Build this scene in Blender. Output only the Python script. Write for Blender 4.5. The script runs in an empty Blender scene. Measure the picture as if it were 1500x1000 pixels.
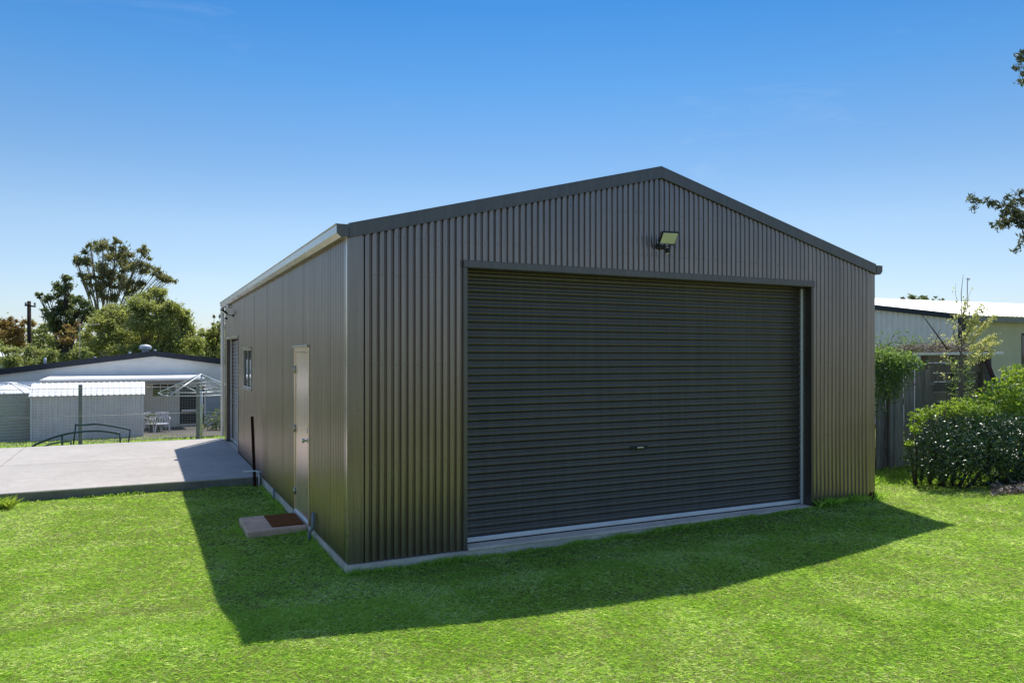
import bpy, bmesh, math, random
import numpy as np
from mathutils import Vector, Matrix, Euler

random.seed(7)
rng = np.random.default_rng(7)
SC = bpy.context.scene
COL = SC.collection
R = math.radians

# ------------------------------------------------------------------ camera, world, sun, exposure
CAM = Vector((-1.845, -7.405, 2.05))
YAW = R(26.2)
FWD = Vector((math.sin(YAW), math.cos(YAW), 0))
RGT = Vector((math.cos(YAW), -math.sin(YAW), 0))
FPX = 1099.0
cam_d = bpy.data.cameras.new('camera'); cam = bpy.data.objects.new('camera', cam_d); COL.objects.link(cam)
cam.location = CAM; cam.rotation_euler = (R(90), 0, -YAW)
cam_d.sensor_width = 36; cam_d.lens = 36 * FPX / 1500; cam_d.shift_y = 20 / 1500
cam_d.clip_start = 0.05; cam_d.clip_end = 3000
SC.camera = cam

SUN = Vector((1.12, 1.90, 3.45)).normalized()       # towards the sun
SUN_EL = math.asin(SUN.z); SUN_AZ = math.atan2(SUN.x, SUN.y)
w = bpy.data.worlds.new('World'); SC.world = w; w.use_nodes = True
wn = w.node_tree.nodes; wl = w.node_tree.links; wn.clear()
sky = wn.new('ShaderNodeTexSky'); sky.sky_type = 'NISHITA'; sky.sun_disc = False
sky.sun_elevation = SUN_EL; sky.sun_rotation = SUN_AZ
sky.altitude = 200; sky.air_density = 1.0; sky.dust_density = 0.5; sky.ozone_density = 3.5
bg = wn.new('ShaderNodeBackground'); bg.inputs['Strength'].default_value = 0.07
wo = wn.new('ShaderNodeOutputWorld')
# thin wisps of high cloud
tc = wn.new('ShaderNodeTexCoord'); mp = wn.new('ShaderNodeMapping'); mp.inputs['Scale'].default_value = (1.6, 1.6, 7.0)
nz = wn.new('ShaderNodeTexNoise'); nz.inputs['Scale'].default_value = 2.2; nz.inputs['Detail'].default_value = 8; nz.inputs['Roughness'].default_value = .62; nz.inputs['Distortion'].default_value = .6
cr = wn.new('ShaderNodeValToRGB'); cr.color_ramp.elements[0].position = .60; cr.color_ramp.elements[1].position = .80
cr.color_ramp.elements[0].color = (0, 0, 0, 1); cr.color_ramp.elements[1].color = (.10, .10, .10, 1)
mx = wn.new('ShaderNodeMix'); mx.data_type = 'RGBA'; mx.inputs['B'].default_value = (5.2, 5.4, 5.7, 1)
wl.new(tc.outputs['Generated'], mp.inputs[0]); wl.new(mp.outputs[0], nz.inputs['Vector']); wl.new(nz.outputs['Fac'], cr.inputs[0])
# clear-air grading of the low sky by elevation; plain sky texture above
sep = wn.new('ShaderNodeSeparateXYZ'); wl.new(tc.outputs['Generated'], sep.inputs[0])
gr = wn.new('ShaderNodeValToRGB'); E = gr.color_ramp.elements
ST = [(0.0, (.60, .62, .74)), (.074, (.66, .655, .70)), (.159, (.64, .66, .67)), (.235, (.46, .585, .65)), (.34, (.265, .53, .685)), (.424, (.15, .445, .67)), (.56, (.50, .68, .80)), (.72, (1.0, 1.0, 1.0))]
while len(E) < len(ST): E.new(.5)
for e, (p_, c_) in zip(E, ST): e.position = p_; e.color = (*c_, 1)
wl.new(sep.outputs['Z'], gr.inputs[0])
vm_ = wn.new('ShaderNodeVectorMath'); vm_.operation = 'MULTIPLY'
wl.new(sky.outputs[0], vm_.inputs[0]); wl.new(gr.outputs[0], vm_.inputs[1]); wl.new(vm_.outputs[0], mx.inputs['A']); wl.new(cr.outputs[0], mx.inputs['Factor'])
wl.new(mx.outputs['Result'], bg.inputs['Color']); wl.new(bg.outputs[0], wo.inputs[0])

sd = bpy.data.lights.new('sun', 'SUN'); sd.energy = 2.0; sd.angle = R(0.53); sd.color = (1, .955, .88)
so = bpy.data.objects.new('sun', sd); COL.objects.link(so)
so.rotation_euler = (-SUN).to_track_quat('-Z', 'Y').to_euler(); so.location = (0, 0, 30)

vs = SC.view_settings
vs.view_transform = 'Standard'; vs.look = 'None'; vs.gamma = 1; vs.use_curve_mapping = False; vs.exposure = 1.40
SC.cycles.max_bounces = 8; SC.cycles.transparent_max_bounces = 12

# ------------------------------------------------------------------ helpers
def pt(px, depth, z=0.0):
    """world point seen at photo column px at a given distance in front of the camera"""
    p = CAM + FWD * depth + RGT * ((px - 750) / FPX * depth); return Vector((p.x, p.y, z))
def ptz(px, py, depth):
    return pt(px, depth, CAM.z + (520 - py) * depth / FPX)

def smooth01(a, b, x):
    t = np.clip((x - a) / (b - a), 0, 1); return t * t * (3 - 2 * t)

def ground_z(x, y):
    x = np.asarray(x, float); y = np.asarray(y, float)
    z = -0.115 + 0.10 * smooth01(1.0, 7.4, x) - 0.035 * smooth01(1.5, 5.5, y) * (1 - smooth01(0, 3, x))
    d = 0.09 * np.clip(y - 12.5, 0, 4.8) + 0.05 * np.clip(y - 17.3, 0, 14)
    z = z - d * (1 - smooth01(7, 16, x))
    z = z + (0.125 - .05 * smooth01(2, 7, x)) * smooth01(.25, 1.7, -y)
    z = z + 0.012 * np.sin(x * 1.7 + .6) * np.sin(y * 1.3 + 1.0) * smooth01(.2, 1.5, -y)
    return z
def gz(x, y): return float(ground_z(x, y))

def tag(o, label=None, cat=None, group=None, kind=None):
    if label: o['label'] = label
    if cat: o['category'] = cat
    if group: o['group'] = group
    if kind: o['kind'] = kind
    return o

ORG = {}
def origin_of(o): return ORG.get(o.name, Vector((0, 0, 0)))
def thing(name, loc, label, cat, group=None):
    o = bpy.data.objects.new(name, None); COL.objects.link(o); o.location = loc
    o.empty_display_size = .2; ORG[o.name] = Vector(loc)
    return tag(o, label, cat, group)

class MB:
    def __init__(s): s.v = []; s.f = []; s.sm = []; s.col = None
    def quad(s, a, b, c, d, smooth=False):
        n = len(s.v); s.v += [tuple(a), tuple(b), tuple(c), tuple(d)]; s.f.append((n, n+1, n+2, n+3)); s.sm.append(smooth)
    def box(s, lo, hi, M=None, bev=0.0):
        x0, y0, z0 = lo; x1, y1, z1 = hi
        n = len(s.v)
        if bev > 0:
            b = min(bev, .45*min(x1-x0, y1-y0, z1-z0))
            bm = bmesh.new(); bmesh.ops.create_cube(bm, size=1)
            bmesh.ops.scale(bm, vec=(x1-x0, y1-y0, z1-z0), verts=bm.verts)
            bmesh.ops.bevel(bm, geom=bm.edges[:], offset=b, segments=1, affect='EDGES')
            bmesh.ops.translate(bm, vec=((x0+x1)/2, (y0+y1)/2, (z0+z1)/2), verts=bm.verts)
            bm.verts.index_update()
            P = [v.co.copy() for v in bm.verts]; F = [tuple(v.index + n for v in f.verts) for f in bm.faces]; bm.free()
        else:
            P = [Vector(p) for p in ((x0,y0,z0),(x1,y0,z0),(x1,y1,z0),(x0,y1,z0),(x0,y0,z1),(x1,y0,z1),(x1,y1,z1),(x0,y1,z1))]
            F = [tuple(i + n for i in f) for f in ((0,3,2,1),(4,5,6,7),(0,1,5,4),(1,2,6,5),(2,3,7,6),(3,0,4,7))]
        if M is not None: P = [M @ p for p in P]
        s.v += [tuple(p) for p in P]; s.f += F; s.sm += [False]*len(F)
        return s
    def bar(s, a, b, wx, wy, up=(0, 0, 1), bev=0.0):
        """box of section wx by wy from a to b"""
        a = Vector(a); b = Vector(b); z = (b-a); L = z.length; z.normalize()
        u = Vector(up); x = u.cross(z)
        if x.length < 1e-4: x = Vector((1, 0, 0)).cross(z)
        x.normalize(); y = z.cross(x)
        M = Matrix(((x.x, y.x, z.x, a.x), (x.y, y.y, z.y, a.y), (x.z, y.z, z.z, a.z), (0, 0, 0, 1)))
        return s.box((-wx/2, -wy/2, 0), (wx/2, wy/2, L), M, bev)
    def tube(s, pts, rad, n=8, cap=True):
        pts = [Vector(p) for p in pts]
        if not hasattr(rad, '__len__'): rad = [rad]*len(pts)
        base = len(s.v); px = None
        for i, p in enumerate(pts):
            t = (pts[min(i+1, len(pts)-1)] - pts[max(i-1, 0)]).normalized()
            if px is None:
                px = Vector((0, 0, 1)).cross(t)
                if px.length < .1: px = Vector((1, 0, 0)).cross(t)
            px = (px - t * px.dot(t)).normalized(); py = t.cross(px)
            for k in range(n):
                a = 2*math.pi*k/n; s.v.append(tuple(p + (px*math.cos(a) + py*math.sin(a))*rad[i]))
        for i in range(len(pts)-1):
            for k in range(n):
                a = base+i*n+k; b = base+i*n+(k+1) % n
                s.f.append((a, b, b+n, a+n)); s.sm.append(True)
        if cap:
            s.f.append(tuple(base+k for k in range(n))[::-1]); s.f.append(tuple(base+(len(pts)-1)*n+k for k in range(n))); s.sm += [False, False]
        return s
    def lathe(s, prof, c=(0, 0, 0), n=24, M=None):
        base = len(s.v); c = Vector(c)
        for r, z in prof:
            for k in range(n):
                a = 2*math.pi*k/n; p = Vector((r*math.cos(a), r*math.sin(a), z))
                if M is not None: p = M @ p
                s.v.append(tuple(c+p))
        for i in range(len(prof)-1):
            for k in range(n):
                a = base+i*n+k; b = base+i*n+(k+1) % n
                s.f.append((a, b, b+n, a+n)); s.sm.append(True)
        return s
    def extrude(s, prof, a, b, ux, uy, smooth=False, closed=True, cap=True):
        """2D profile (list of (u,v)) swept from a to b"""
        a = Vector(a); b = Vector(b); ux = Vector(ux); uy = Vector(uy); n = len(prof); base = len(s.v)
        for o in (a, b):
            for u, v in prof: s.v.append(tuple(o + ux*u + uy*v))
        m = n if closed else n-1
        for k in range(m):
            j = (k+1) % n; s.f.append((base+k, base+j, base+n+j, base+n+k)); s.sm.append(smooth)
        if closed and cap:
            s.f.append(tuple(base+k for k in range(n))[::-1]); s.f.append(tuple(base+n+k for k in range(n))); s.sm += [False, False]
        return s
    def mesh(s, name, org=Vector((0, 0, 0)), mat=None):
        me = bpy.data.meshes.new(name)
        V = np.array(s.v, float) - np.array(org)[None, :]
        me.from_pydata(V.tolist(), [], s.f); me.polygons.foreach_set('use_smooth', s.sm)
        if mat: me.materials.append(mat)
        me.update()
        return me
    def build(s, name, mat, parent=None, kind=None, label=None, at=None):
        org = origin_of(parent) if parent else Vector(at or (0, 0, 0))
        me = s.mesh(name, org, mat)
        bm = bmesh.new(); bm.from_mesh(me); bmesh.ops.recalc_face_normals(bm, faces=bm.faces); bm.to_mesh(me); bm.free()
        o = bpy.data.objects.new(name, me); COL.objects.link(o)
        if parent: o.parent = parent
        else: o.location = org
        ORG[o.name] = org
        if kind: o['kind'] = kind
        if label: o['label'] = label
        return o

def part_at(name, me, parent, loc, rot=None):
    """a piece that shares mesh data; loc is in world space"""
    o = bpy.data.objects.new(name, me); COL.objects.link(o); o.parent = parent
    o.location = Vector(loc) - origin_of(parent)
    if rot: o.rotation_euler = rot
    return o

# ------------------------------------------------------------------ materials
def mat_new(name):
    m = bpy.data.materials.new(name); m.use_nodes = True; nt = m.node_tree; nt.nodes.clear()
    out = nt.nodes.new('ShaderNodeOutputMaterial'); p = nt.nodes.new('ShaderNodeBsdfPrincipled'); nt.links.new(p.outputs[0], out.inputs[0])
    return m, nt, p, out
def noise(nt, scale, detail=4, rough=.6, vec=None, sc=None, dist=0):
    n = nt.nodes.new('ShaderNodeTexNoise'); n.inputs['Scale'].default_value = scale; n.inputs['Detail'].default_value = detail
    n.inputs['Roughness'].default_value = rough; n.inputs['Distortion'].default_value = dist
    g = nt.nodes.new('ShaderNodeNewGeometry')
    if sc:
        mp = nt.nodes.new('ShaderNodeMapping'); mp.inputs['Scale'].default_value = sc
        nt.links.new(g.outputs['Position'], mp.inputs[0]); nt.links.new(mp.outputs[0], n.inputs['Vector'])
    else: nt.links.new(g.outputs['Position'], n.inputs['Vector'])
    return n
def ramp(nt, src, stops):
    r = nt.nodes.new('ShaderNodeValToRGB'); e = r.color_ramp.elements
    while len(e) < len(stops): e.new(.5)
    for i, (p, c) in enumerate(stops):
        e[i].position = p; e[i].color = (*c, 1) if len(c) == 3 else c
    nt.links.new(src, r.inputs[0]); return r
def mixc(nt, fac, a, b, mode='MIX'):
    m = nt.nodes.new('ShaderNodeMix'); m.data_type = 'RGBA'; m.blend_type = mode
    for k, v in (('Factor', fac), ('A', a), ('B', b)):
        if isinstance(v, (int, float)): m.inputs[k].default_value = v
        elif isinstance(v, tuple): m.inputs[k].default_value = (*v, 1) if len(v) == 3 else v
        else: nt.links.new(v, m.inputs[k])
    return m
def bump(nt, p, src, strength=.3, dist=.01):
    b = nt.nodes.new('ShaderNodeBump'); b.inputs['Strength'].default_value = strength; b.inputs['Distance'].default_value = dist
    nt.links.new(src, b.inputs['Height']); nt.links.new(b.outputs[0], p.inputs['Normal']); return b

def plain(name, col, rough=.5, metal=0.0, var=.12, scale=3.0, spec=.5, bmp=0.0, bscale=40, sc=None):
    m, nt, p, out = mat_new(name)
    n = noise(nt, scale, 5, .6, sc=sc)
    lo = tuple(c*(1-var) for c in col); hi = tuple(min(1, c*(1+var)) for c in col)
    r = ramp(nt, n.outputs['Fac'], [(.3, lo), (.7, hi)])
    nt.links.new(r.outputs[0], p.inputs['Base Color'])
    p.inputs['Roughness'].default_value = rough; p.inputs['Metallic'].default_value = metal
    p.inputs['Specular IOR Level'].default_value = spec
    if bmp:
        n2 = noise(nt, bscale, 4, .6); bump(nt, p, n2.outputs['Fac'], bmp, .004)
    return m

def painted_steel(name, col, rough=.34, metal=.85, dirt=.08):
    m, nt, p, out = mat_new(name)
    n = noise(nt, 1.3, 6, .65)                      # faint dust film
    r = ramp(nt, n.outputs['Fac'], [(.3, tuple(c*(1-dirt) for c in col)), (.75, tuple(c*(1+dirt)+.002 for c in col))])
    s = noise(nt, 6.0, 3, .6, sc=(3, 3, .12))       # run marks down the sheet
    r2 = ramp(nt, s.outputs['Fac'], [(.35, (.9, .9, .9)), (.7, (1.08, 1.07, 1.05))])
    mm = mixc(nt, 1.0, r.outputs[0], r2.outputs[0], 'MULTIPLY')
    nt.links.new(mm.outputs['Result'], p.inputs['Base Color'])
    rr = nt.nodes.new('ShaderNodeMapRange'); rr.inputs['To Min'].default_value = rough-.05; rr.inputs['To Max'].default_value = rough+.09
    nt.links.new(n.outputs['Fac'], rr.inputs['Value']); nt.links.new(rr.outputs[0], p.inputs['Roughness'])
    p.inputs['Metallic'].default_value = metal
    n3 = noise(nt, 2.2, 0, .5, sc=(1, 1, .6)); bump(nt, p, n3.outputs['Fac'], .025, .003)   # oil-canning
    return m

M = {}
M['wall_steel'] = painted_steel('wall_steel', (.305, .252, .236), .29, .97)
M['trim_steel'] = painted_steel('trim_steel', (.17, .15, .145), .36, .75)
M['door_steel'] = painted_steel('door_steel', (.145, .122, .106), .40, .72)
M['entry_steel'] = painted_steel('entry_steel', (.90, .69, .57), .27, .80)
M['gutter_steel'] = painted_steel('gutter_steel', (.62, .56, .50), .26, .9)
M['roof_steel'] = painted_steel('roof_steel', (.06, .062, .065), .5, .3)
M['galv'] = plain('galv', (.52, .53, .54), .38, .75, .12, 12)
M['alu'] = plain('alu', (.86, .84, .82), .38, .25, .06, 6)
M['black'] = plain('black', (.012, .012, .013), .45)
M['dark_inside'] = plain('dark_inside', (.02, .02, .02), .8)
M['white_plastic'] = plain('white_plastic', (.7, .71, .72), .4)
M['lens'] = plain('lens', (.95, .92, .72), .3, 0, .04)
M['rust'] = plain('rust', (.055, .018, .010), .85, 0, .45, 14, .3, .6, 60)
M['chrome'] = plain('chrome', (.6, .58, .54), .22, .9)
M['pipe_grey'] = plain('pipe_grey', (.24, .26, .28), .5)
M['cream_frame'] = plain('cream_frame', (.38, .35, .29), .35, 0, .08)
M['white_board'] = plain('white_board', (.84, .80, .75), .55, 0, .06, 2)
M['navy'] = plain('navy', (.012, .017, .032), .5)
M['bright_roof'] = plain('bright_roof', (.90, .90, .88), .45, 0, .04, 2)
M['shed_grey'] = plain('shed_grey', (.92, .81, .80), .5, .0, .08, 1.5)
M['lightwall'] = plain('lightwall', (.93, .85, .83), .5, 0, .06, 1.5)
M['mast'] = plain('mast', (.5, .5, .5), .5, .3)
M['teal_pipe'] = plain('teal_pipe', (.045, .08, .095), .5, .2, .3, 5)
M['hoist'] = plain('hoist', (.62, .64, .66), .4, .4)
M['post_grey'] = plain('post_grey', (.30, .30, .30), .7, 0, .2, 8, .3)
M['tank'] = plain('tank', (.58, .56, .47), .6, 0, .1, 2)
M['tank_roof'] = plain('tank_roof', (.80, .80, .79), .5)
M['blue_roof'] = plain('blue_roof', (.16, .22, .30), .4, .3)
M['olive_wall'] = plain('olive_wall', (.66, .61, .42), .8, 0, .07, 1.2, .3)
M['blind'] = plain('blind', (.35, .41, .48), .5)
M['wire'] = plain('wire', (.36, .36, .36), .5, .5)
M['white_chair'] = plain('white_chair', (.55, .55, .58), .5)
M['bark_dark'] = plain('bark_dark', (.06, .048, .038), .9, 0, .3, 9, .2, .6)
M['bark_pale'] = plain('bark_pale', (.24, .20, .16), .85, 0, .3, 9, .2, .5)
M['pole_wood'] = plain('pole_wood', (.045, .032, .026), .9, 0, .25, 9, .2, .5)

def glass_mat():
    m, nt, p, out = mat_new('window_glass')
    p.inputs['Base Color'].default_value = (.02, .025, .03, 1); p.inputs['Roughness'].default_value = .04
    p.inputs['Specular IOR Level'].default_value = 1.0; return m
M['glass'] = glass_mat()

def wood_mat(name, a, b, c):
    m, nt, p, out = mat_new(name)
    oi = nt.nodes.new('ShaderNodeObjectInfo')
    n = noise(nt, 3.0, 7, .7, sc=(8, 8, .7)); r = ramp(nt, n.outputs['Fac'], [(.28, a), (.5, b), (.78, c)])
    rv = nt.nodes.new('ShaderNodeMapRange'); rv.inputs['To Min'].default_value = .65; rv.inputs['To Max'].default_value = 1.3
    nt.links.new(oi.outputs['Random'], rv.inputs['Value'])
    mm = mixc(nt, 1.0, r.outputs[0], (1, 1, 1), 'MULTIPLY'); nt.links.new(rv.outputs[0], mm.inputs['B'])
    nt.links.new(mm.outputs['Result'], p.inputs['Base Color']); p.inputs['Roughness'].default_value = .9
    bump(nt, p, n.outputs['Fac'], .6, .006); return m
M['paling'] = wood_mat('paling', (.13, .11, .10), (.27, .225, .20), (.42, .36, .315))
M['old_board'] = wood_mat('old_board', (.09, .065, .048), (.20, .155, .12), (.33, .26, .20))
M['red_wood'] = wood_mat('red_wood', (.03, .01, .012), (.06, .02, .022), (.1, .04, .04))

def concrete(name, base, warm, scale=1.4, stain=.25, top=(1, 1, 1)):
    m, nt, p, out = mat_new(name)
    a = noise(nt, scale, 8, .65); b = noise(nt, 55, 4, .7); c = noise(nt, 7, 5, .7)
    r = ramp(nt, a.outputs['Fac'], [(.3, tuple(x*(1-stain) for x in base)), (.55, base), (.8, warm)])
    r2 = ramp(nt, b.outputs['Fac'], [(.3, (.86, .86, .86)), (.7, (1.1, 1.1, 1.1))])
    r3 = ramp(nt, c.outputs['Fac'], [(.35, (.90, .88, .86)), (.65, (1.04, 1.04, 1.04))])
    mm = mixc(nt, 1.0, r.outputs[0], r2.outputs[0], 'MULTIPLY'); m2 = mixc(nt, 1.0, mm.outputs['Result'], r3.outputs[0], 'MULTIPLY')
    nt.links.new(m2.outputs['Result'], p.inputs['Base Color']); p.inputs['Roughness'].default_value = .85
    p.inputs['Specular IOR Level'].default_value = .3
    bump(nt, p, b.outputs['Fac'], .35, .003); return m
M['apron'] = concrete('apron_concrete', (.50, .465, .43), (.56, .52, .48), .6, .16)
def scuffs(m):
    nt = m.node_tree; p = [n for n in nt.nodes if n.type == 'BSDF_PRINCIPLED'][0]; src = p.inputs['Base Color'].links[0].from_socket
    a = noise(nt, 1.6, 3, .5, sc=(.5, 3.2, 1), dist=.8); r = ramp(nt, a.outputs['Fac'], [(.66, (1, 1, 1)), (.72, (.80, .78, .76))])
    b = noise(nt, 9, 4, .6); r2 = ramp(nt, b.outputs['Fac'], [(.68, (1, 1, 1)), (.76, (.84, .82, .80))])
    m1 = mixc(nt, 1.0, src, r.outputs[0], 'MULTIPLY'); m2 = mixc(nt, 1.0, m1.outputs['Result'], r2.outputs[0], 'MULTIPLY'); nt.links.new(m2.outputs['Result'], p.inputs['Base Color'])
scuffs(M['apron'])
M['apron_edge'] = concrete('apron_edge_concrete', (.26, .24, .22), (.33, .30, .27), 2.5, .3)
M['slab'] = concrete('slab_concrete', (.74, .62, .52), (.80, .67, .56), 2.0, .3)
M['sill'] = concrete('sill_concrete', (.84, .68, .56), (.88, .73, .61), 1.2, .25)
M['pad'] = concrete('pad_concrete', (.80, .53, .38), (.85, .58, .43), 2.2, .35)

def leaf_mat(name, lo, mid, hi, rough=.5, trans=.35, spec=.4, lift=0):
    m = bpy.data.materials.new(name); m.use_nodes = True; nt = m.node_tree; nt.nodes.clear()
    out = nt.nodes.new('ShaderNodeOutputMaterial'); p = nt.nodes.new('ShaderNodeBsdfPrincipled')
    at = nt.nodes.new('ShaderNodeAttribute'); at.attribute_name = 'tone'
    r = ramp(nt, at.outputs['Fac'], [(0.0, lo), (.5, mid), (1.0, hi)])
    nt.links.new(r.outputs[0], p.inputs['Base Color']); p.inputs['Roughness'].default_value = rough; p.inputs['Specular IOR Level'].default_value = spec
    if lift:
        g = nt.nodes.new('ShaderNodeNewGeometry'); vm = nt.nodes.new('ShaderNodeVectorMath'); vm.operation = 'ADD'; vm.inputs[1].default_value = (0, 0, lift)
        nt.links.new(g.outputs['Normal'], vm.inputs[0]); vn = nt.nodes.new('ShaderNodeVectorMath'); vn.operation = 'NORMALIZE'; nt.links.new(vm.outputs[0], vn.inputs[0]); nt.links.new(vn.outputs[0], p.inputs['Normal'])
    tr = nt.nodes.new('ShaderNodeBsdfTranslucent')
    b = mixc(nt, 1.0, r.outputs[0], (1.15, 1.35, .7), 'MULTIPLY'); nt.links.new(b.outputs['Result'], tr.inputs['Color'])
    mxs = nt.nodes.new('ShaderNodeMixShader'); mxs.inputs[0].default_value = trans
    nt.links.new(p.outputs[0], mxs.inputs[1]); nt.links.new(tr.outputs[0], mxs.inputs[2]); nt.links.new(mxs.outputs[0], out.inputs[0])
    return m
M['grass'] = leaf_mat('grass_blades', (.19, .34, .035), (.50, .66, .135), (.94, .89, .56), .7, .5, .1)
M['gum_leaf'] = leaf_mat('gum_leaf', (.12, .12, .07), (.25, .23, .13), (.42, .35, .22), .5, .45)
M['dark_leaf'] = leaf_mat('dark_leaf', (.08, .10, .055), (.17, .195, .10), (.32, .31, .16), .5, .4)
M['light_leaf'] = leaf_mat('light_leaf', (.16, .18, .06), (.36, .36, .14), (.60, .53, .24), .5, .48)
M['olive_leaf'] = leaf_mat('olive_leaf', (.18, .20, .08), (.34, .35, .15), (.55, .50, .25), .5, .45)
M['brown_leaf'] = leaf_mat('brown_leaf', (.16, .10, .05), (.36, .22, .09), (.52, .35, .15), .6, .4)
M['camellia'] = leaf_mat('camellia_leaf', (.02, .045, .018), (.04, .085, .03), (.09, .16, .05), .33, .2, .7)
M['new_growth'] = leaf_mat('new_growth_leaf', (.11, .19, .03), (.36, .45, .08), (.66, .62, .17), .4, .45)
M['creeper'] = leaf_mat('creeper_leaf', (.08, .15, .04), (.20, .30, .08), (.40, .46, .16), .45, .4)
M['dry_leaf'] = leaf_mat('dry_leaf', (.40, .37, .16), (.64, .57, .30), (.84, .76, .48), .6, .45)
M['feather'] = leaf_mat('feather_leaf', (.07, .08, .05), (.13, .14, .08), (.22, .21, .12), .55, .3)
M['litter'] = leaf_mat('litter_leaf', (.16, .10, .08), (.38, .29, .24), (.66, .54, .46), .8, .1)
M['patio'] = concrete('patio_dark', (.13, .115, .10), (.17, .15, .13), 1.0, .3)
M['doormat'] = plain('doormat', (.19, .065, .02), .95, 0, .35, 30, .1, .8, 120)

# lawn soil / thatch sheet
def ground_mat():
    m, nt, p, out = mat_new('lawn_thatch')
    a = noise(nt, 1.1, 6, .65); b = noise(nt, 24, 5, .7); c = noise(nt, .35, 4, .6)
    r = ramp(nt, a.outputs['Fac'], [(.3, (.10, .13, .03)), (.55, (.16, .185, .045)), (.78, (.25, .235, .10))])
    r2 = ramp(nt, b.outputs['Fac'], [(.25, (.5, .55, .45)), (.5, (.95, .95, .95)), (.75, (1.4, 1.3, 1.25))])
    mm = mixc(nt, 1.0, r.outputs[0], r2.outputs[0], 'MULTIPLY')
    nt.links.new(mm.outputs['Result'], p.inputs['Base Color']); p.inputs['Roughness'].default_value = .95; p.inputs['Specular IOR Level'].default_value = .1
    bump(nt, p, b.outputs['Fac'], .9, .02); return m
M['ground'] = ground_mat()

# ------------------------------------------------------------------ the ground sheet
def make_ground():
    xs = np.concatenate([[-1500, -500, -150, -70], np.arange(-40, 40.1, .5), [70, 150, 500, 1500]])
    ys = np.concatenate([[-1500, -500, -150, -60], np.arange(-25, 60.1, .5), [100, 200, 500, 1500]])
    X, Y = np.meshgrid(xs, ys); Z = ground_z(X, Y)
    nx, ny = len(xs), len(ys)
    V = np.stack([X.ravel(), Y.ravel(), Z.ravel()], 1)
    i = np.arange(nx*ny).reshape(ny, nx)
    F = np.stack([i[:-1, :-1].ravel(), i[:-1, 1:].ravel(), i[1:, 1:].ravel(), i[1:, :-1].ravel()], 1)
    me = bpy.data.meshes.new('ground'); me.from_pydata(V.tolist(), [], F.tolist()); me.materials.append(M['ground'])
    me.polygons.foreach_set('use_smooth', [True]*len(F))
    o = bpy.data.objects.new('ground', me); COL.objects.link(o); o['kind'] = 'structure'; o['label'] = 'green lawn ground falling away behind the concrete apron'
make_ground()

# ------------------------------------------------------------------ blades / leaves as quick numpy meshes
def vnoise(x, y, s, seed=0):
    """cheap smooth value noise"""
    r = np.random.default_rng(seed); T = r.random((64, 64))
    x = x*s; y = y*s; xi = np.floor(x).astype(int); yi = np.floor(y).astype(int)
    fx = x-xi; fy = y-yi; fx = fx*fx*(3-2*fx); fy = fy*fy*(3-2*fy)
    g = lambda a, b: T[a % 64, b % 64]
    return (g(xi, yi)*(1-fx)+g(xi+1, yi)*fx)*(1-fy)+(g(xi, yi+1)*(1-fx)+g(xi+1, yi+1)*fx)*fy

def quick_mesh(name, V, F, tone, mat, org):
    """V (n,3), F (m,3) triangles, tone per vertex"""
    me = bpy.data.meshes.new(name)
    me.vertices.add(len(V)); me.loops.add(len(F)*3); me.polygons.add(len(F))
    me.vertices.foreach_set('co', (V - np.array(org)[None, :]).astype(np.float32).ravel())
    me.loops.foreach_set('vertex_index', F.astype(np.int32).ravel())
    me.polygons.foreach_set('loop_start', np.arange(0, len(F)*3, 3, dtype=np.int32))
    me.update(calc_edges=True)
    a = me.attributes.new('tone', 'FLOAT', 'POINT'); a.data.foreach_set('value', tone.astype(np.float32))
    me.materials.append(mat); return me

def blades(P, h, wd, tone, lean=.45):
    n = len(P); a = rng.random(n)*2*np.pi; b = rng.random(n)*2*np.pi
    side = np.stack([np.cos(a), np.sin(a), np.zeros(n)], 1)*wd[:, None]*.5
    ln = np.stack([np.cos(b), np.sin(b), np.zeros(n)], 1)*(h*lean*(.3+rng.random(n)*1.2))[:, None]
    up = np.zeros((n, 3)); up[:, 2] = h
    v0 = P-side; v1 = P+side; v2 = P+side*.8+up*.6+ln*.35; v3 = P+up*.95+ln
    V = np.stack([v0, v1, v2, v3], 1).reshape(-1, 3); i = np.arange(n)*4
    F = np.concatenate([np.stack([i, i+1, i+2], 1), np.stack([i, i+2, i+3], 1)])
    return V, F, np.repeat(tone, 4)

def leaf_cloud(C, size, tone, aspect=.45, droop=0.0, normal=None, nspread=1.0, horiz=0.0):
    """two-triangle folded leaves at centres C"""
    n = len(C); d = rng.normal(size=(n, 3)); d[:, 2] = d[:, 2]*(1-horiz) - droop*1.2; d /= np.linalg.norm(d, axis=1)[:, None]+1e-9
    e = rng.normal(size=(n, 3))
    if normal is not None:
        nn = normal + rng.normal(size=(n, 3))*nspread; e = np.cross(nn, d)
    e -= d*(e*d).sum(1)[:, None]; e /= np.linalg.norm(e, axis=1)[:, None]+1e-9
    f = np.cross(d, e); s = size*(.6+.8*rng.random(n))
    d = d*s[:, None]; e = e*(s*aspect*.5)[:, None]; f = f*(s*.08)[:, None]
    V = np.stack([C-d*.5, C+e+f, C+d*.5, C-e+f], 1).reshape(-1, 3); i = np.arange(n)*4
    F = np.concatenate([np.stack([i, i+1, i+2], 1), np.stack([i, i+2, i+3], 1)])
    return V, F, np.repeat(tone, 4)

def link_mesh(name, me, parent=None, org=(0, 0, 0), kind=None):
    o = bpy.data.objects.new(name, me); COL.objects.link(o)
    if parent: o.parent = parent
    else: o.location = org
    if kind: o['kind'] = kind
    return o

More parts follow.
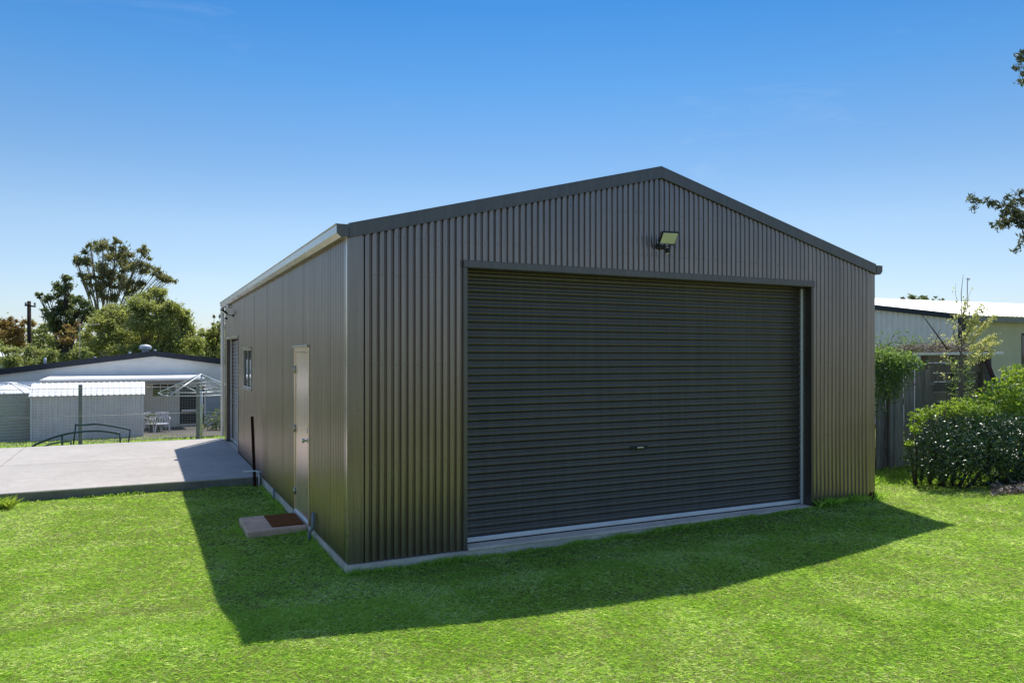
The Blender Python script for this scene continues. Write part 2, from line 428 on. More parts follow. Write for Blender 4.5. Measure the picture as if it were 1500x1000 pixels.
# ------------------------------------------------------------------ main shed
W, D, EAVE, APEX = 7.59, 12.30, 3.26, 4.24
SX0, SX1, SZ = 1.255, 6.33, 2.985         # big door opening
PITCH, AMP = .076, .0145
SLOPE = (APEX-EAVE)/(W/2)
def top_z(x): return EAVE + SLOPE*(W/2-abs(x-W/2))
shed = thing('steel_shed', (0, 0, 0), 'large dark grey corrugated steel shed with gable roof and big roller door', 'shed')

RIB = []
for _i in range(120):
    _t = _i/120
    RIB.append(.80+.20*math.sin(math.pi*_t/.54) if _t < .54 else .80-1.80*(.5-.5*math.cos(2*math.pi*(_t-.54)/.46))**.75)
def corr(u): return AMP*RIB[int(round((u/PITCH) % 1*120)) % 120]
def corr_sheet(u0, u1, place, zt, holes=(), zb=-.022, step=PITCH/16):
    """corrugated sheet between u0 and u1; place(u, off, z) -> world; holes: (ua, ub, za, zb)"""
    brk = sorted(set([u0, u1] + [h for ho in holes for h in ho[:2] if u0 < h < u1]))
    mb = MB(); cache = {}
    def vid(u, z):
        k = (round(u, 5), round(z, 5))
        if k not in cache: cache[k] = len(mb.v); mb.v.append(tuple(place(u, corr(u), z)))
        return cache[k]
    us = []
    n0 = int(math.ceil(u0/step)); n1 = int(math.floor(u1/step))
    us = sorted(set([round(b, 6) for b in brk] + [round(k*step, 6) for k in range(n0, n1+1)]))
    us = [us[0]] + [b for a, b in zip(us, us[1:]) if b-a > 1e-4]
    for a, b in zip(us, us[1:]):
        mid = (a+b)/2; segs = [(zb, None)]
        for (ha, hb, za, zc) in holes:
            if ha < mid < hb:
                new = []
                for s0, s1 in segs:
                    if za > zb+1e-3: new.append((s0, za))
                    new.append((zc, s1))
                segs = new
        for s0, s1 in segs:
            ta = zt(a) if s1 is None else s1; tb = zt(b) if s1 is None else s1
            mb.f.append((vid(a, s0), vid(b, s0), vid(b, tb), vid(a, ta))); mb.sm.append(True)
    return mb

def raw_part(mb, name, mat, parent, at=None, kind=None):
    org = origin_of(parent); me = mb.mesh(name, Vector(at) if at is not None else org, mat)
    o = bpy.data.objects.new(name, me); COL.objects.link(o); o.parent = parent
    if at is not None: o.location = Vector(at)-org
    if kind: o['kind'] = kind
    ORG[o.name] = org
    return o

def holder(name, parent, label=None):
    o = bpy.data.objects.new(name, None); COL.objects.link(o); o.parent = parent; ORG[o.name] = origin_of(parent)
    if label: o['label'] = label
    return o

front = holder('front_wall', shed); left = holder('side_wall', shed, 'long side wall facing the concrete apron')
COVER = .762
k = 0
while k*COVER < W-.01:
    a = k*COVER; b = min(W, a+COVER)
    raw_part(corr_sheet(a, b, lambda u, o, z, k=k: (u, -.012-o-.0012*(k % 2), z), lambda u: top_z(u), [(SX0, SX1, -.022, SZ)] if not (b <= SX0 or a >= SX1) else []), 'wall_sheet', M['wall_steel'], front)
    k += 1
DY0, DY1, DZ = 1.90, 2.86, 2.13            # entry door
WY0, WY1, WZ0, WZ1 = 7.25, 8.45, 1.42, 2.17  # window
GY0, GY1, GZ = 9.45, 11.85, 2.42           # small roller door
lh = [(DY0, DY1, -.022, DZ), (WY0, WY1, WZ0, WZ1), (GY0, GY1, -.022, GZ)]
k = 0
while k*COVER < D-.01:
    a = k*COVER; b = min(D, a+COVER)
    hs_ = [h for h in lh if not (b <= h[0] or a >= h[1])]
    pl = lambda u, o, z, k=k: (-.012-o-.0012*(k % 2), u, z)
    if hs_ and hs_[0][0] <= a and hs_[0][1] >= b and hs_[0][2] > .1:   # the window takes this sheet's whole width
        raw_part(corr_sheet(a, b, pl, lambda u: hs_[0][2], step=PITCH/12), 'wall_sheet', M['wall_steel'], left)
        raw_part(corr_sheet(a, b, pl, lambda u: EAVE+.02, zb=hs_[0][3], step=PITCH/12), 'wall_sheet', M['wall_steel'], left)
    else:
        raw_part(corr_sheet(a, b, pl, lambda u: EAVE+.02, hs_, step=PITCH/12), 'wall_sheet', M['wall_steel'], left)
    k += 1
# the two walls away from the camera
mb = MB(); mb.box((W-.02, .02, -.02), (W, D-.02, EAVE)); mb.build('far_wall', M['wall_steel'], shed)
mb = MB()
n = len(mb.v); P = [(0, D-.02, -.02), (W, D-.02, -.02), (W, D-.02, EAVE), (W/2, D-.02, APEX), (0, D-.02, EAVE)]
mb.v += P + [(p[0], D, p[2]) for p in P]; mb.f += [(0,1,2,3,4), (9,8,7,6,5)] + [(i, (i+1) % 5, (i+1) % 5+5, i+5) for i in range(5)]; mb.sm += [False]*7
mb.build('rear_wall', M['wall_steel'], shed)
# roof: two pitched sheets, slightly thick, corrugated along the slope
for s in (0, 1):
    mb = MB(); x0, x1 = (-.10, W/2) if s == 0 else (W/2, W+.10)
    ys = np.arange(-.02, D+.03, PITCH/4)
    for j, y in enumerate(ys):
        off = .035+.008*math.sin(2*math.pi*y/PITCH)
        for x in (x0, x1): mb.v.append((x, y, top_z(x)+off+ (0.02)))
    for j in range(len(ys)-1): mb.f.append((2*j, 2*j+1, 2*j+3, 2*j+2)); mb.sm.append(True)
    mb.build('roof_sheet', M['roof_steel'], shed)
mb = MB()
for s in (-1, 1): mb.bar((W/2+s*.08, -.03, APEX+.07), (W/2+s*.08, D+.02, APEX+.07), .16, .004, up=(s*.25, 0, 1))
mb.build('ridge_cap', M['trim_steel'], shed)

# barge flashings
def barge(s):
    mb = MB(); xe = -.015 if s == 0 else W+.015
    n = len(mb.v)
    bt = lambda x: top_z(x)+.095; bb = lambda x: top_z(x)-.045
    xm = W/2
    X = [xe, xm] if s == 0 else [xm, xe]
    y0, y1 = -.048, -.018
    f = [(X[0], y0, bb(X[0])), (X[1], y0, bb(X[1])), (X[1], y0, bt(X[1])), (X[0], y0, bt(X[0]))]
    b = [(p[0], y1, p[2]) for p in f]
    mb.v += f+b; mb.f += [(0,1,2,3), (7,6,5,4), (0,4,5,1), (1,5,6,2), (2,6,7,3), (3,7,4,0)]; mb.sm += [False]*6
    # top return onto the roof
    t = [(X[0], y0, bt(X[0])), (X[1], y0, bt(X[1])), (X[1], .11, bt(X[1])), (X[0], .11, bt(X[0]))]
    m = len(mb.v); mb.v += [(p[0], p[1], p[2]+.004) for p in t]+[(p[0], p[1], p[2]+.001) for p in t]
    mb.f += [(m, m+1, m+2, m+3), (m+7, m+6, m+5, m+4), (m, m+4, m+5, m+1), (m+3, m+2, m+6, m+7)]; mb.sm += [False]*4
    # stiffening lip at the foot of the flashing
    mb.bar((X[0], y0-.003, bb(X[0])+.006), (X[1], y0-.003, bb(X[1])+.006), .012, .012)
    mb.build('barge_flashing', M['trim_steel'], shed)
barge(0); barge(1)

# gutters on both eaves (quad profile) with end caps
def gutter(side):
    mb = MB(); xw = -.022 if side < 0 else W+.022; s = -1 if side < 0 else 1
    zt = EAVE+.075
    prof = [(0, zt), (0, zt-.115), (.075, zt-.125), (.118, zt-.085), (.118, zt-.012), (.128, zt+.004), (.124, zt+.008), (.108, zt-.008), (.110, zt-.080), (.072, zt-.115), (.004, zt-.106), (.004, zt)]
    n = len(prof)
    mb.extrude([(u, v) for u, v in prof], (xw, -.045, 0), (xw, D+.03, 0), (s, 0, 0), (0, 0, 1), cap=False)
    mb.build('gutter', M['gutter_steel'], shed)
    e = MB(); pr = [(0, zt+.004), (0, zt-.115), (.075, zt-.125), (.118, zt-.085), (.120, zt+.004)]
    e.extrude(pr, (xw, -.052, 0), (xw, -.0465, 0), (s, 0, 0), (0, 0, 1)); e.build('gutter_end_cap', M['trim_steel'], shed)
gutter(-1); gutter(1)

# corner flashings (two legs and a rolled corner)
def corner(x, y, sx, sy, z1, wx=.135, wy=.135):
    mb = MB(); r = .012; o = .024; prof = []
    cx, cy = x+sx*o, y+sy*o                     # outer corner point
    prof.append((x-sx*wx, cy)); 
    for i in range(7):
        a = i/6*math.pi/2
        prof.append((cx-sx*r+sx*r*math.sin(a), cy-sy*r+sy*r*math.cos(a)))
    prof.append((cx, y-sy*wy))
    n = len(mb.v)
    for z in (-.028, z1):
        for p in prof: mb.v.append((p[0], p[1], z))
    m = len(prof)
    for i in range(m-1): mb.f.append((i, i+1, m+i+1, m+i)); mb.sm.append(1 <= i <= 6)
    # folded-in edges
    for (q, d) in ((prof[0], (0, -sy*.012)), (prof[-1], (-sx*.012, 0))):
        b = len(mb.v); mb.v += [(q[0], q[1], -.028), (q[0]+d[0], q[1]+d[1], -.028), (q[0]+d[0], q[1]+d[1], z1), (q[0], q[1], z1)]; mb.f.append((b, b+1, b+2, b+3)); mb.sm.append(False)
    mb.build('corner_flashing', M['wall_steel'], shed)
corner(0, 0, -1, -1, EAVE-.02)
corner(W, 0, 1, -1, EAVE-.02)
corner(0, D, -1, 1, EAVE-.02)

mb = MB(); mb.box((-.0285, -.012, -.026), (-.0245, .034, EAVE-.03), bev=.0015); mb.build('corner_highlight_strip', M['gutter_steel'], shed)  # added thin lip; its pale colour stands in for the corner's bright highlight
# screw heads on the girt lines of both seen walls
def screws():
    mb = MB()
    def dot(c, nx, ny):
        c = Vector(c); Mx = Vector((nx, ny, 0)).to_track_quat('Z', 'Y').to_matrix().to_4x4(); Mx.translation = c
        b = len(mb.v); n = 6
        for z, r in ((0, .0050), (.004, .0036)):
            for k in range(n): mb.v.append(tuple(Mx @ Vector((r*math.cos(k*math.pi/3), r*math.sin(k*math.pi/3), z))))
        for k in range(n): mb.f.append((b+k, b+(k+1) % n, b+n+(k+1) % n, b+n+k)); mb.sm.append(False)
        mb.f.append(tuple(b+n+k for k in range(n))); mb.sm.append(False)
    for i in range(int(W/PITCH)):
        if i % 3 == 2: continue
        x = (i+.25)*PITCH
        for z in (.06, .95, 1.95, 2.86, 3.25, 3.75):
            if z > top_z(x)-.1: continue
            if SX0-.08 < x < SX1+.08 and z < SZ+.06: continue
            if x < .15 or x > W-.15: continue
            dot((x, -.012-AMP-.001, z), 0, -1)
    for i in range(int(D/PITCH)):
        if i % 3 == 2: continue
        y = (i+.25)*PITCH
        if y < .16: continue
        for z in ():
            if any(h[0]-.1 < y < h[1]+.1 and h[2]-.1 < z < h[3]+.1 for h in lh): continue
            dot((-.012-AMP-.001, y, z), -1, 0)
    for z in (.5, 1.5, 2.5):
        dot((.08, -.0245, z), 0, -1); dot((-.0245, .08, z), -1, 0)
    mb.build('screw_heads', M['black'], shed, kind='stuff')
screws()

# slab, threshold
mb = MB(); mb.box((-.035, -.055, -.40), (W-.01, D+.02, -.028)); 
sl = mb.build('floor_slab', M['slab'], shed)
mb = MB(); mb.box((SX0+.005, -.062, -.030), (SX1-.005, .6, -.002), bev=.006); mb.build('door_sill', M['sill'], shed)
mb = MB(); mb.box((.3, 1.0, -.027), (W-.3, D-.3, -.02)); mb.build('inner_floor', M['dark_inside'], shed)

# big opening: jambs, lintel flashing, guides
for x, s in ((SX0, 1), (SX1, -1)):
    mb = MB(); 
    mb.box((min(x, x-s*.004), -.030, -.024), (max(x, x-s*.004), .20, SZ))
    mb.box((min(x+0*s, x-s*.045), -.034, -.024), (max(x, x-s*.045), -.028, SZ))
    mb.build('door_jamb', M['trim_steel'] if s > 0 else M['door_steel'], shed)
mb = MB(); mb.box((SX0-.05, -.052, SZ-.005), (SX1+.05, -.020, SZ+.075), bev=.004); mb.box((SX0, -.03, SZ-.008), (SX1, .30, SZ-.003)); mb.build('door_head_flashing', M['trim_steel'], shed)

roller = holder('roller_door', shed, 'wide dark grey ribbed roller door')
RY = .155; RP = .0835
def rib_mesh(name, length, along, rp=RP, depth=.0135, mat=None, fat=1.0):
    # one rib of a roller curtain: a flat face, a shallow step and a rounded lock seam
    prof = [(0.0, .000), (.006, -.003), (.012, -.006)] 
    N = 12
    pr = []
    for i in range(N+1):
        t = i/N; z = t*rp
        # main hump .08-.60, narrow hump .68-.92
        if .06 < t < .62: h = math.sin((t-.06)/.56*math.pi)**.45
        elif .68 < t < .94: h = .55*math.sin((t-.68)/.26*math.pi)**.6
        else: h = 0
        pr.append((z, -depth*h))
    mb = MB(); n = len(pr)
    for L in (0, length):
        for z, o in pr:
            mb.v.append((L, o, z) if along == 'x' else (o, L, z))
    for i in range(n-1): mb.f.append((i, n+i, n+i+1, i+1)); mb.sm.append(True)
    # back skin so that the curtain is a closed solid
    b = len(mb.v)
    for L in (0, length):
        for z in (0, rp): mb.v.append((L, .004, z) if along == 'x' else (.004, L, z))
    mb.f.append((b, b+1, b+3, b+2)); mb.sm.append(False)
    me = mb.mesh(name, Vector((0, 0, 0)), mat)
    return me
rib = rib_mesh('curtain_rib', SX1-SX0-.05, 'x', mat=M['door_steel'])
nr = 35
for i in range(nr):
    o = part_at('curtain_rib', rib, roller, (SX0+.025, RY, .065+i*RP)); o.rotation_euler = (R(random.uniform(-.35, .35)), 0, 0)
mb = MB(); mb.box((SX0+.02, RY-.028, .012), (SX1-.035, RY+.012, .062), bev=.007); mb.build('bottom_rail', M['alu'], roller)
mb = MB(); mb.box((SX0+.02, RY-.02, 0.0), (SX1-.03, RY+.01, .012)); mb.build('rubber_seal', M['black'], roller)
for x in (SX0+.012, SX1-.012):
    mb = MB(); mb.box((x-.020, RY-.045, 0.001), (x+.020, RY-.030, SZ-.02), bev=.003); mb.box((x-.003 if x > 3 else x-.020, RY-.031, 0.001), (x+.020 if x > 3 else x+.003, RY+.05, SZ-.02)); mb.build('guide_track', M['alu'], roller)
mb = MB(); mb.lathe([(0, 0), (.16, 0), (.16, SX1-SX0-.1), (0, SX1-SX0-.1)], (SX0+.05, RY+.16, SZ+.05), 24, Matrix.Rotation(R(90), 4, 'Y')); mb.build('drum', M['door_steel'], roller)
# lock
lk = MB(); lk.box((3.47, RY-.024, .905), (3.73, RY-.014, .945), bev=.003); lko = lk.build('lock_plate', M['black'], roller)
lk = MB(); lk.box((3.555, RY-.05, .915), (3.645, RY-.028, .935), bev=.005); lk.tube([(3.56, RY-.045, .925), (3.56, RY-.02, .925)], .008); lk.build('lock_handle', M['chrome'], roller)

# dark interior lining behind doors so nothing inside is seen through the gaps
mb = MB(); mb.box((SX0-.2, .55, -.02), (SX1+.2, .56, SZ+.3)); mb.build('inner_screen', M['dark_inside'], shed)

# entry door on the side wall
ed = holder('entry_door', shed, 'smooth steel entry door in the side wall')
mb = MB()
mb.box((-.020, DY0+.035, .012), (.012, DY1-.035, DZ-.045), bev=.003); mb.build('door_leaf', M['entry_steel'], ed)
for y0, y1 in ((DY0-.012, DY0+.033), (DY1-.033, DY1+.012)):
    mb = MB(); mb.box((-.034, y0, -.02), (.05, y1, DZ+.02), bev=.003); mb.build('door_frame', M['entry_steel'], ed)
mb = MB(); mb.box((-.034, DY0+.034, DZ-.042), (.05, DY1-.034, DZ+.02), bev=.003); mb.build('door_head', M['entry_steel'], ed)
mb = MB(); mb.box((-.062, DY0-.035, DZ+.022), (-.018, DY1+.035, DZ+.047), bev=.004); mb.build('head_flashing', M['gutter_steel'], ed)
mb = MB(); mb.box((-.04, DY0+.034, -.026), (.02, DY1-.034, .010), bev=.003); mb.build('threshold', M['alu'], ed)
for z in (.25, 1.08, 1.86):
    mb = MB(); mb.tube([(-.036, DY1-.037, z-.05), (-.036, DY1-.037, z+.05)], .009); mb.box((-.024, DY1-.068, z-.045), (-.0205, DY1-.037, z+.045)); mb.build('hinge', M['chrome'], ed)
mb = MB(); Rx = Matrix.Rotation(R(-90), 4, 'Y')
mb.lathe([(0, 0), (.03, 0), (.03, .008), (.012, .012), (.011, .035), (.024, .045), (.028, .058), (.022, .070), (0, .074)], (-.0205, DY0+.10, 1.0), 16, Rx); mb.build('door_knob', M['chrome'], ed)
mb = MB(); mb.lathe([(0, 0), (.026, 0), (.026, .01), (.012, .014), (0, .015)], (-.0205, DY0+.10, 1.12), 14, Rx); mb.build('deadlock', M['chrome'], ed)

# sliding window
wd = holder('window', shed, 'small aluminium sliding window')
mb = MB(); fx0, fx1 = -.040, .03
mb.box((fx0, WY0-.01, WZ1-.03), (fx1, WY1+.01, WZ1+.012), bev=.003); mb.box((fx0, WY0-.01, WZ0-.012), (fx1, WY1+.01, WZ0+.03), bev=.003)
mb.box((fx0, WY0-.01, WZ0+.031), (fx1, WY0+.028, WZ1-.031)); mb.box((fx0, WY1-.028, WZ0+.031), (fx1, WY1+.01, WZ1-.031))
mb.box((fx0+.01, (WY0+WY1)/2-.018, WZ0+.031), (fx1-.01, (WY0+WY1)/2+.018, WZ1-.031)); mb.build('window_frame', M['cream_frame'], wd)
mb = MB(); mb.box((-.065, WY0-.03, WZ1+.014), (-.018, WY1+.03, WZ1+.035), bev=.003); mb.build('window_head_flashing', M['gutter_steel'], wd)
mb = MB(); mb.box((-.055, WY0-.02, WZ0-.035), (-.018, WY1+.02, WZ0-.014), bev=.003); mb.build('window_sill', M['cream_frame'], wd)
for a, b in ((WY0+.028, (WY0+WY1)/2-.018), ((WY0+WY1)/2+.018, WY1-.028)):
    mb = MB(); mb.box((-.012, a, WZ0+.031), (-.007, b, WZ1-.031)); mb.build('pane', M['glass'], wd)

# small roller door on the side
rd2 = holder('side_roller_door', shed, 'small roller door at the far end of the side wall')
rib2 = rib_mesh('curtain_rib', GY1-GY0-.05, 'y', mat=M['wall_steel'], depth=.02)
for i in range(28): part_at('curtain_rib', rib2, rd2, (.10, GY0+.025, .05+i*RP))
mb = MB(); mb.box((.085, GY0+.02, .0), (.115, GY1-.02, .05), bev=.005); mb.build('bottom_rail', M['alu'], rd2)
for y in (GY0, GY1):
    s = 1 if y == GY0 else -1
    mb = MB(); mb.box((-.030, min(y, y-s*.045), -.024), (-.022, max(y, y-s*.045), GZ)); mb.box((-.030, min(y, y+s*.004), -.024), (.16, max(y, y+s*.004), GZ)); mb.build('door_jamb', M['door_steel'], shed)
    mb = MB(); mb.box((.055, y+s*.006, .0), (.075, y+s*.045, GZ)); mb.build('guide_track', M['alu'], rd2)
mb = MB(); mb.box((-.058, GY0-.05, GZ+.002), (-.018, GY1+.05, GZ+.055), bev=.004); mb.box((-.018, GY0, GZ-.004), (.2, GY1, GZ)); mb.build('door_head_flashing', M['gutter_steel'], shed)
mb = MB(); mb.box((.3, GY0-.2, -.02), (.31, GY1+.2, GZ+.3)); mb.box((.15, WY0-.2, WZ0-.2), (.16, WY1+.2, WZ1+.2)); mb.build('inner_screen', M['dark_inside'], shed)

# downpipe and outlets
mb = MB(); mb.tube([(-.085, D+.02, EAVE-.045), (-.085, D+.02, EAVE-.16), (-.075, D+.085, EAVE-.30), (-.075, D+.085, .05)], .048, 12); mb.build('downpipe', M['white_plastic'], shed)
mb = MB(); mb.tube([(-.09, 10.9, EAVE-.05), (-.09, 10.9, EAVE-.14)], .045, 12); mb.build('gutter_outlet', M['white_plastic'], shed)

# rust bleed at the right foot
mb = MB()
for i in range(5):
    x = W-.15+i*.035; mb.box((x, -.0275, -.028), (x+.03, -.0248, .05+.05*((i*37) % 5)/5), bev=.0)
mb.build('rust_patch', M['rust'], shed)

# floodlights
def flood(loc, nrm, tilt, label, aim=0.0):
    t = thing('floodlight', loc, label, 'floodlight', 'LED floodlights on the shed walls')
    n = Vector(nrm); s = Vector((0, 0, 1)).cross(n).normalized(); L = Vector(loc)
    mb = MB(); mb.bar(L, L+n*.03, .14, .05, bev=.004); mb.build('wall_bracket', M['black'], t)
    mb = MB(); c = L+n*.13+Vector((0, 0, .02))
    for q in (-1, 1): mb.bar(L+n*.028+s*q*.05, c+s*q*.11, .022, .006)
    mb.bar(L+n*.028-s*.06, L+n*.028+s*.06, .02, .006); mb.build('arm', M['black'], t)
    fd = (n*math.cos(tilt)-Vector((0, 0, 1))*math.sin(tilt)); fd = (Matrix.Rotation(aim, 3, 'Z') @ fd).normalized()
    s2 = Vector((0, 0, 1)).cross(fd).normalized(); u = fd.cross(s2).normalized()
    Mx = Matrix(((s2.x, u.x, fd.x, c.x), (s2.y, u.y, fd.y, c.y), (s2.z, u.z, fd.z, c.z), (0, 0, 0, 1)))
    Mx = Mx @ Matrix.Translation((0, .09, 0))
    mb = MB(); mb.box((-.105, -.085, -.016), (.105, .085, .014), Mx, bev=.008); h = mb.build('housing', M['black'], t)
    for k in range(7):
        pass
    mb = MB()
    for k in range(9): mb.box((-.11+k*.026, -.07, -.030), (-.106+k*.026, .07, -.0165), Mx)
    mb.build('cooling_fins', M['black'], t)
    mb = MB(); mb.box((-.094, -.073, .0145), (.094, .073, .019), Mx, bev=.002); mb.build('lens', M['lens'], t)
    mb = MB(); e = c+n*.02-Vector((0, 0, .06)); mb.tube([e, e-Vector((0, 0, .05))+n*.01], [.026, .03], 10); mb.build('motion_sensor', M['black'], t)
    mb = MB(); mb.lathe([(0, -.012), (.018, -.008), (.024, 0)], e-Vector((0, 0, .05)), 12); mb.build('sensor_eye', M['white_plastic'], t)
flood(Vector((3.78, -.03, 3.36)), (0, -1, 0), R(42), 'black LED floodlight tilted down on the gable above the big roller door', R(-12))
flood(Vector((-.03, 10.35, 2.93)), (-1, 0, 0), R(52), 'black LED floodlight on the long side wall under the gutter')

# ------------------------------------------------------------------ concrete apron
AX0 = -14.0
mb = MB(); mb.box((AX0, 5.93, -.30), (-.045, 12.42, -.03)); ap = mb.build('concrete_apron', M['apron_edge'], kind='structure', label='wide pale concrete apron beside the shed')
js = [(-.045, -4.2), (-4.212, -8.4), (-8.412, AX0)]
for a, b in js:
    mb = MB(); mb.box((b, 5.92, -.029), (a, 9.17, -.001), bev=.008); mb.build('paving_slab', M['apron'], ap)
    mb = MB(); mb.box((b, 9.182, -.029), (a, 12.43, -.001), bev=.008); mb.build('paving_slab', M['apron'], ap)

# step pad and mat
mb = MB(); mb.box((-.74, 1.92, -.14), (-.04, 2.80, -.035), bev=.014)
p = mb.build('step_pad', M['pad'], at=(-.39, 2.36, -.14)); tag(p, 'square concrete step block in the grass at the side door', 'step')
mb = MB(); mb.box((-.44, 2.03, -.0345), (-.06, 2.72, -.020), bev=.004)
p = mb.build('doormat', M['doormat'], at=(-.25, 2.4, -.034)); tag(p, 'rust brown coir doormat lying on the step block', 'doormat')

# star picket leaning by the wall
b0 = Vector((-.16, 5.80, gz(-.16, 5.8)-.05)); b1 = Vector((-.20, 5.86, 1.02))
mb = MB(); ax = (b1-b0)
for a in range(3):
    dv = Vector((math.cos(a*2.094), math.sin(a*2.094), 0)); mb.bar(b0+dv*.014, b1+dv*.014, .005, .030, up=dv)
p = mb.build('steel_picket', M['rust'], at=tuple(b0)); tag(p, 'rusty dark steel picket standing at the shed wall by the apron corner', 'post')
# hose tap stub across the apron corner
mb = MB(); mb.tube([(-.10, 5.72, .10), (-.14, 5.75, .115), (-.34, 5.86, .10)], .012, 8); mb.tube([(-.10, 5.72, -.15), (-.10, 5.72, .10)], .010, 8); mb.tube([(-.06, 5.72, .10), (-.14, 5.72, .10)], .016, 8)
p = mb.build('pipe_stub', M['white_plastic'], at=(-.1, 5.72, -.15)); tag(p, 'thin pale pipe end sticking out by the apron corner', 'pipe')
# conduits
mb = MB(); mb.tube([(-.10, 1.50, -.2), (-.10, 1.50, -.02), (-.065, 1.46, .05), (-.062, 1.455, .22)], .022, 12)
p = mb.build('conduit_pipe', M['pipe_grey'], at=(-.1, 1.5, -.2)); tag(p, 'grey conduit pipe rising from the grass at the slab edge', 'pipe')
mb = MB(); mb.tube([(-.07, 4.35, -.2), (-.07, 4.35, .03)], .018, 10)
p = mb.build('conduit_pipe', M['pipe_grey'], at=(-.07, 4.35, -.2)); tag(p, 'short grey pipe stub at the slab edge beyond the step block', 'pipe')

# ------------------------------------------------------------------ grass
def in_built(x, y):
    a = (x > -.05) & (x < W+.02) & (y > -.075) & (y < D+.1)
    b = (x > AX0) & (x < 0) & (y > 5.90) & (y < 12.45)
    c = (x > -.745) & (x < -.03) & (y > 1.91) & (y < 2.81)
    return a | b | c
def in_view(x, y, m=.25):
    rx = x-CAM.x; ry = y-CAM.y; d = rx*FWD.x+ry*FWD.y; l = rx*RGT.x+ry*RGT.y
    return (d > .5) & (np.abs(l) < d*.6824+m+1.6), d
def lawn():
    parts = []
    def zone(d0, d1, dens, h, wdt):
        # candidates in camera wedge widened to both sides
        L = 1.6+d1*.70; n = int(dens*(2*L)*(d1-d0))
        d = d0+(d1-d0)*rng.random(n); l = (rng.random(n)*2-1)*L
        x = CAM.x+FWD.x*d+RGT.x*l; y = CAM.y+FWD.y*d+RGT.y*l
        ok, _ = in_view(x, y); ok &= ~in_built(x, y)
        ok &= ~((x > 10.8) & (y > 2.4))
        x = x[ok]; y = y[ok]; n = len(x)
        cl = vnoise(x, y, 5.0, 3)*.5+vnoise(x, y, 13, 4)*.5; big = vnoise(x, y, .9, 5); mid = vnoise(x, y, 2.6, 6)
        keep = rng.random(n) < (.75+.35*cl); x = x[keep]; y = y[keep]; cl = cl[keep]; big = big[keep]; mid = mid[keep]; n = len(x)
        P = np.stack([x, y, ground_z(x, y)-.004], 1)
        hh = h*.52*(.45+.55*rng.random(n)+.55*cl**2)
        tone = np.clip(.28+.16*mid+.14*(big-.5)+.42*(rng.random(n)-.42)+.10*(.5-cl), 0, 1)
        dry = rng.random(n) < (.05+.16*(mid > .62)); tone[dry] = np.clip(.8+.2*rng.random(dry.sum()), 0, 1)
        parts.append(blades(P, hh, wdt*(.7+.6*rng.random(n)), tone, 2.6))
    zone(4.2, 6.2, 9500, .036, .0052)
    zone(6.2, 8.5, 5600, .038, .0066)
    zone(8.5, 11.5, 3000, .040, .0090)
    zone(11.5, 16, 1300, .045, .0130)
    # tufts along slab edges, apron and walls
    def edge(x0, y0, x1, y1, n, sp, h0, h1):
        t = rng.random(n); x = x0+(x1-x0)*t+rng.normal(size=n)*sp; y = y0+(y1-y0)*t+rng.normal(size=n)*sp
        q = vnoise(x, y, 3.5, 9); k = (rng.random(n) < q*1.3) & ~in_built(x, y); x = x[k]; y = y[k]; q = q[k]
        P = np.stack([x, y, ground_z(x, y)-.005], 1); n = len(x)
        parts.append(blades(P, (h0+(h1-h0)*rng.random(n)*q), .006*(.7+.8*rng.random(n)), np.clip(.1+.5*rng.random(n), 0, 1), .7))
    edge(-.07, -.10, 6.3, -.10, 5000, .025, .03, .10)
    edge(6.35, -.08, 7.7, -.05, 1200, .04, .04, .22)
    edge(-.08, 0, -.08, 5.8, 2500, .03, .02, .08)
    edge(-9, 5.86, -.2, 5.86, 3500, .03, .02, .09)
    edge(-.78, 1.9, -.78, 2.85, 500, .02, .02, .06); edge(-.76, 1.88, -.06, 1.88, 500, .02, .02, .06)
    edge(8.5, 1.0, 12.5, .2, 5000, .3, .04, .16)
    V = []; F = []; T = []; b = 0
    for v, f, t in parts: V.append(v); F.append(f+b); T.append(t); b += len(v)
    me = quick_mesh('grass', np.concatenate(V), np.concatenate(F), np.concatenate(T), M['grass'], (0, 0, 0))
    o = link_mesh('grass', me); tag(o, 'short mown bright green grass of the lawn', 'grass', kind='stuff')
    print('grass tris', sum(len(f) for f in F))
lawn()

# back-yard grass beyond the apron
def rough_grass():
    n = 60000; x = -16+22*rng.random(n); y = 12.6+9*rng.random(n)
    P = np.stack([x, y, ground_z(x, y)-.01], 1)
    me = quick_mesh('grass', *blades(P, .06+.05*rng.random(n), .02+.01*rng.random(n), .3+.6*rng.random(n)), M['grass'], (0, 0, 0))
    tag(link_mesh('grass', me), 'yellow green grass of the back yard beyond the concrete apron', 'grass', kind='stuff')
rough_grass()

# weeds at the apron edge
def weed(px, depth, n, h, spread, label):
    c = pt(px, depth); c.z = gz(c.x, c.y)
    a = rng.random(n)*2*np.pi; r = spread*np.sqrt(rng.random(n))
    P = np.stack([c.x+r*np.cos(a), c.y+r*np.sin(a), np.full(n, c.z)], 1)
    me = quick_mesh('weed', *blades(P, h*(.4+.6*rng.random(n)), .012+.012*rng.random(n), .35+.5*rng.random(n), .9), M['new_growth'], c)
    tag(link_mesh('weed', me, org=c), label, 'weed')
weed(3, 10.75, 160, .20, .13, 'bright green weed tuft at the apron edge at the left of the picture')
weed(197, 12.05, 60, .15, .05, 'small weed growing at the middle of the apron edge')

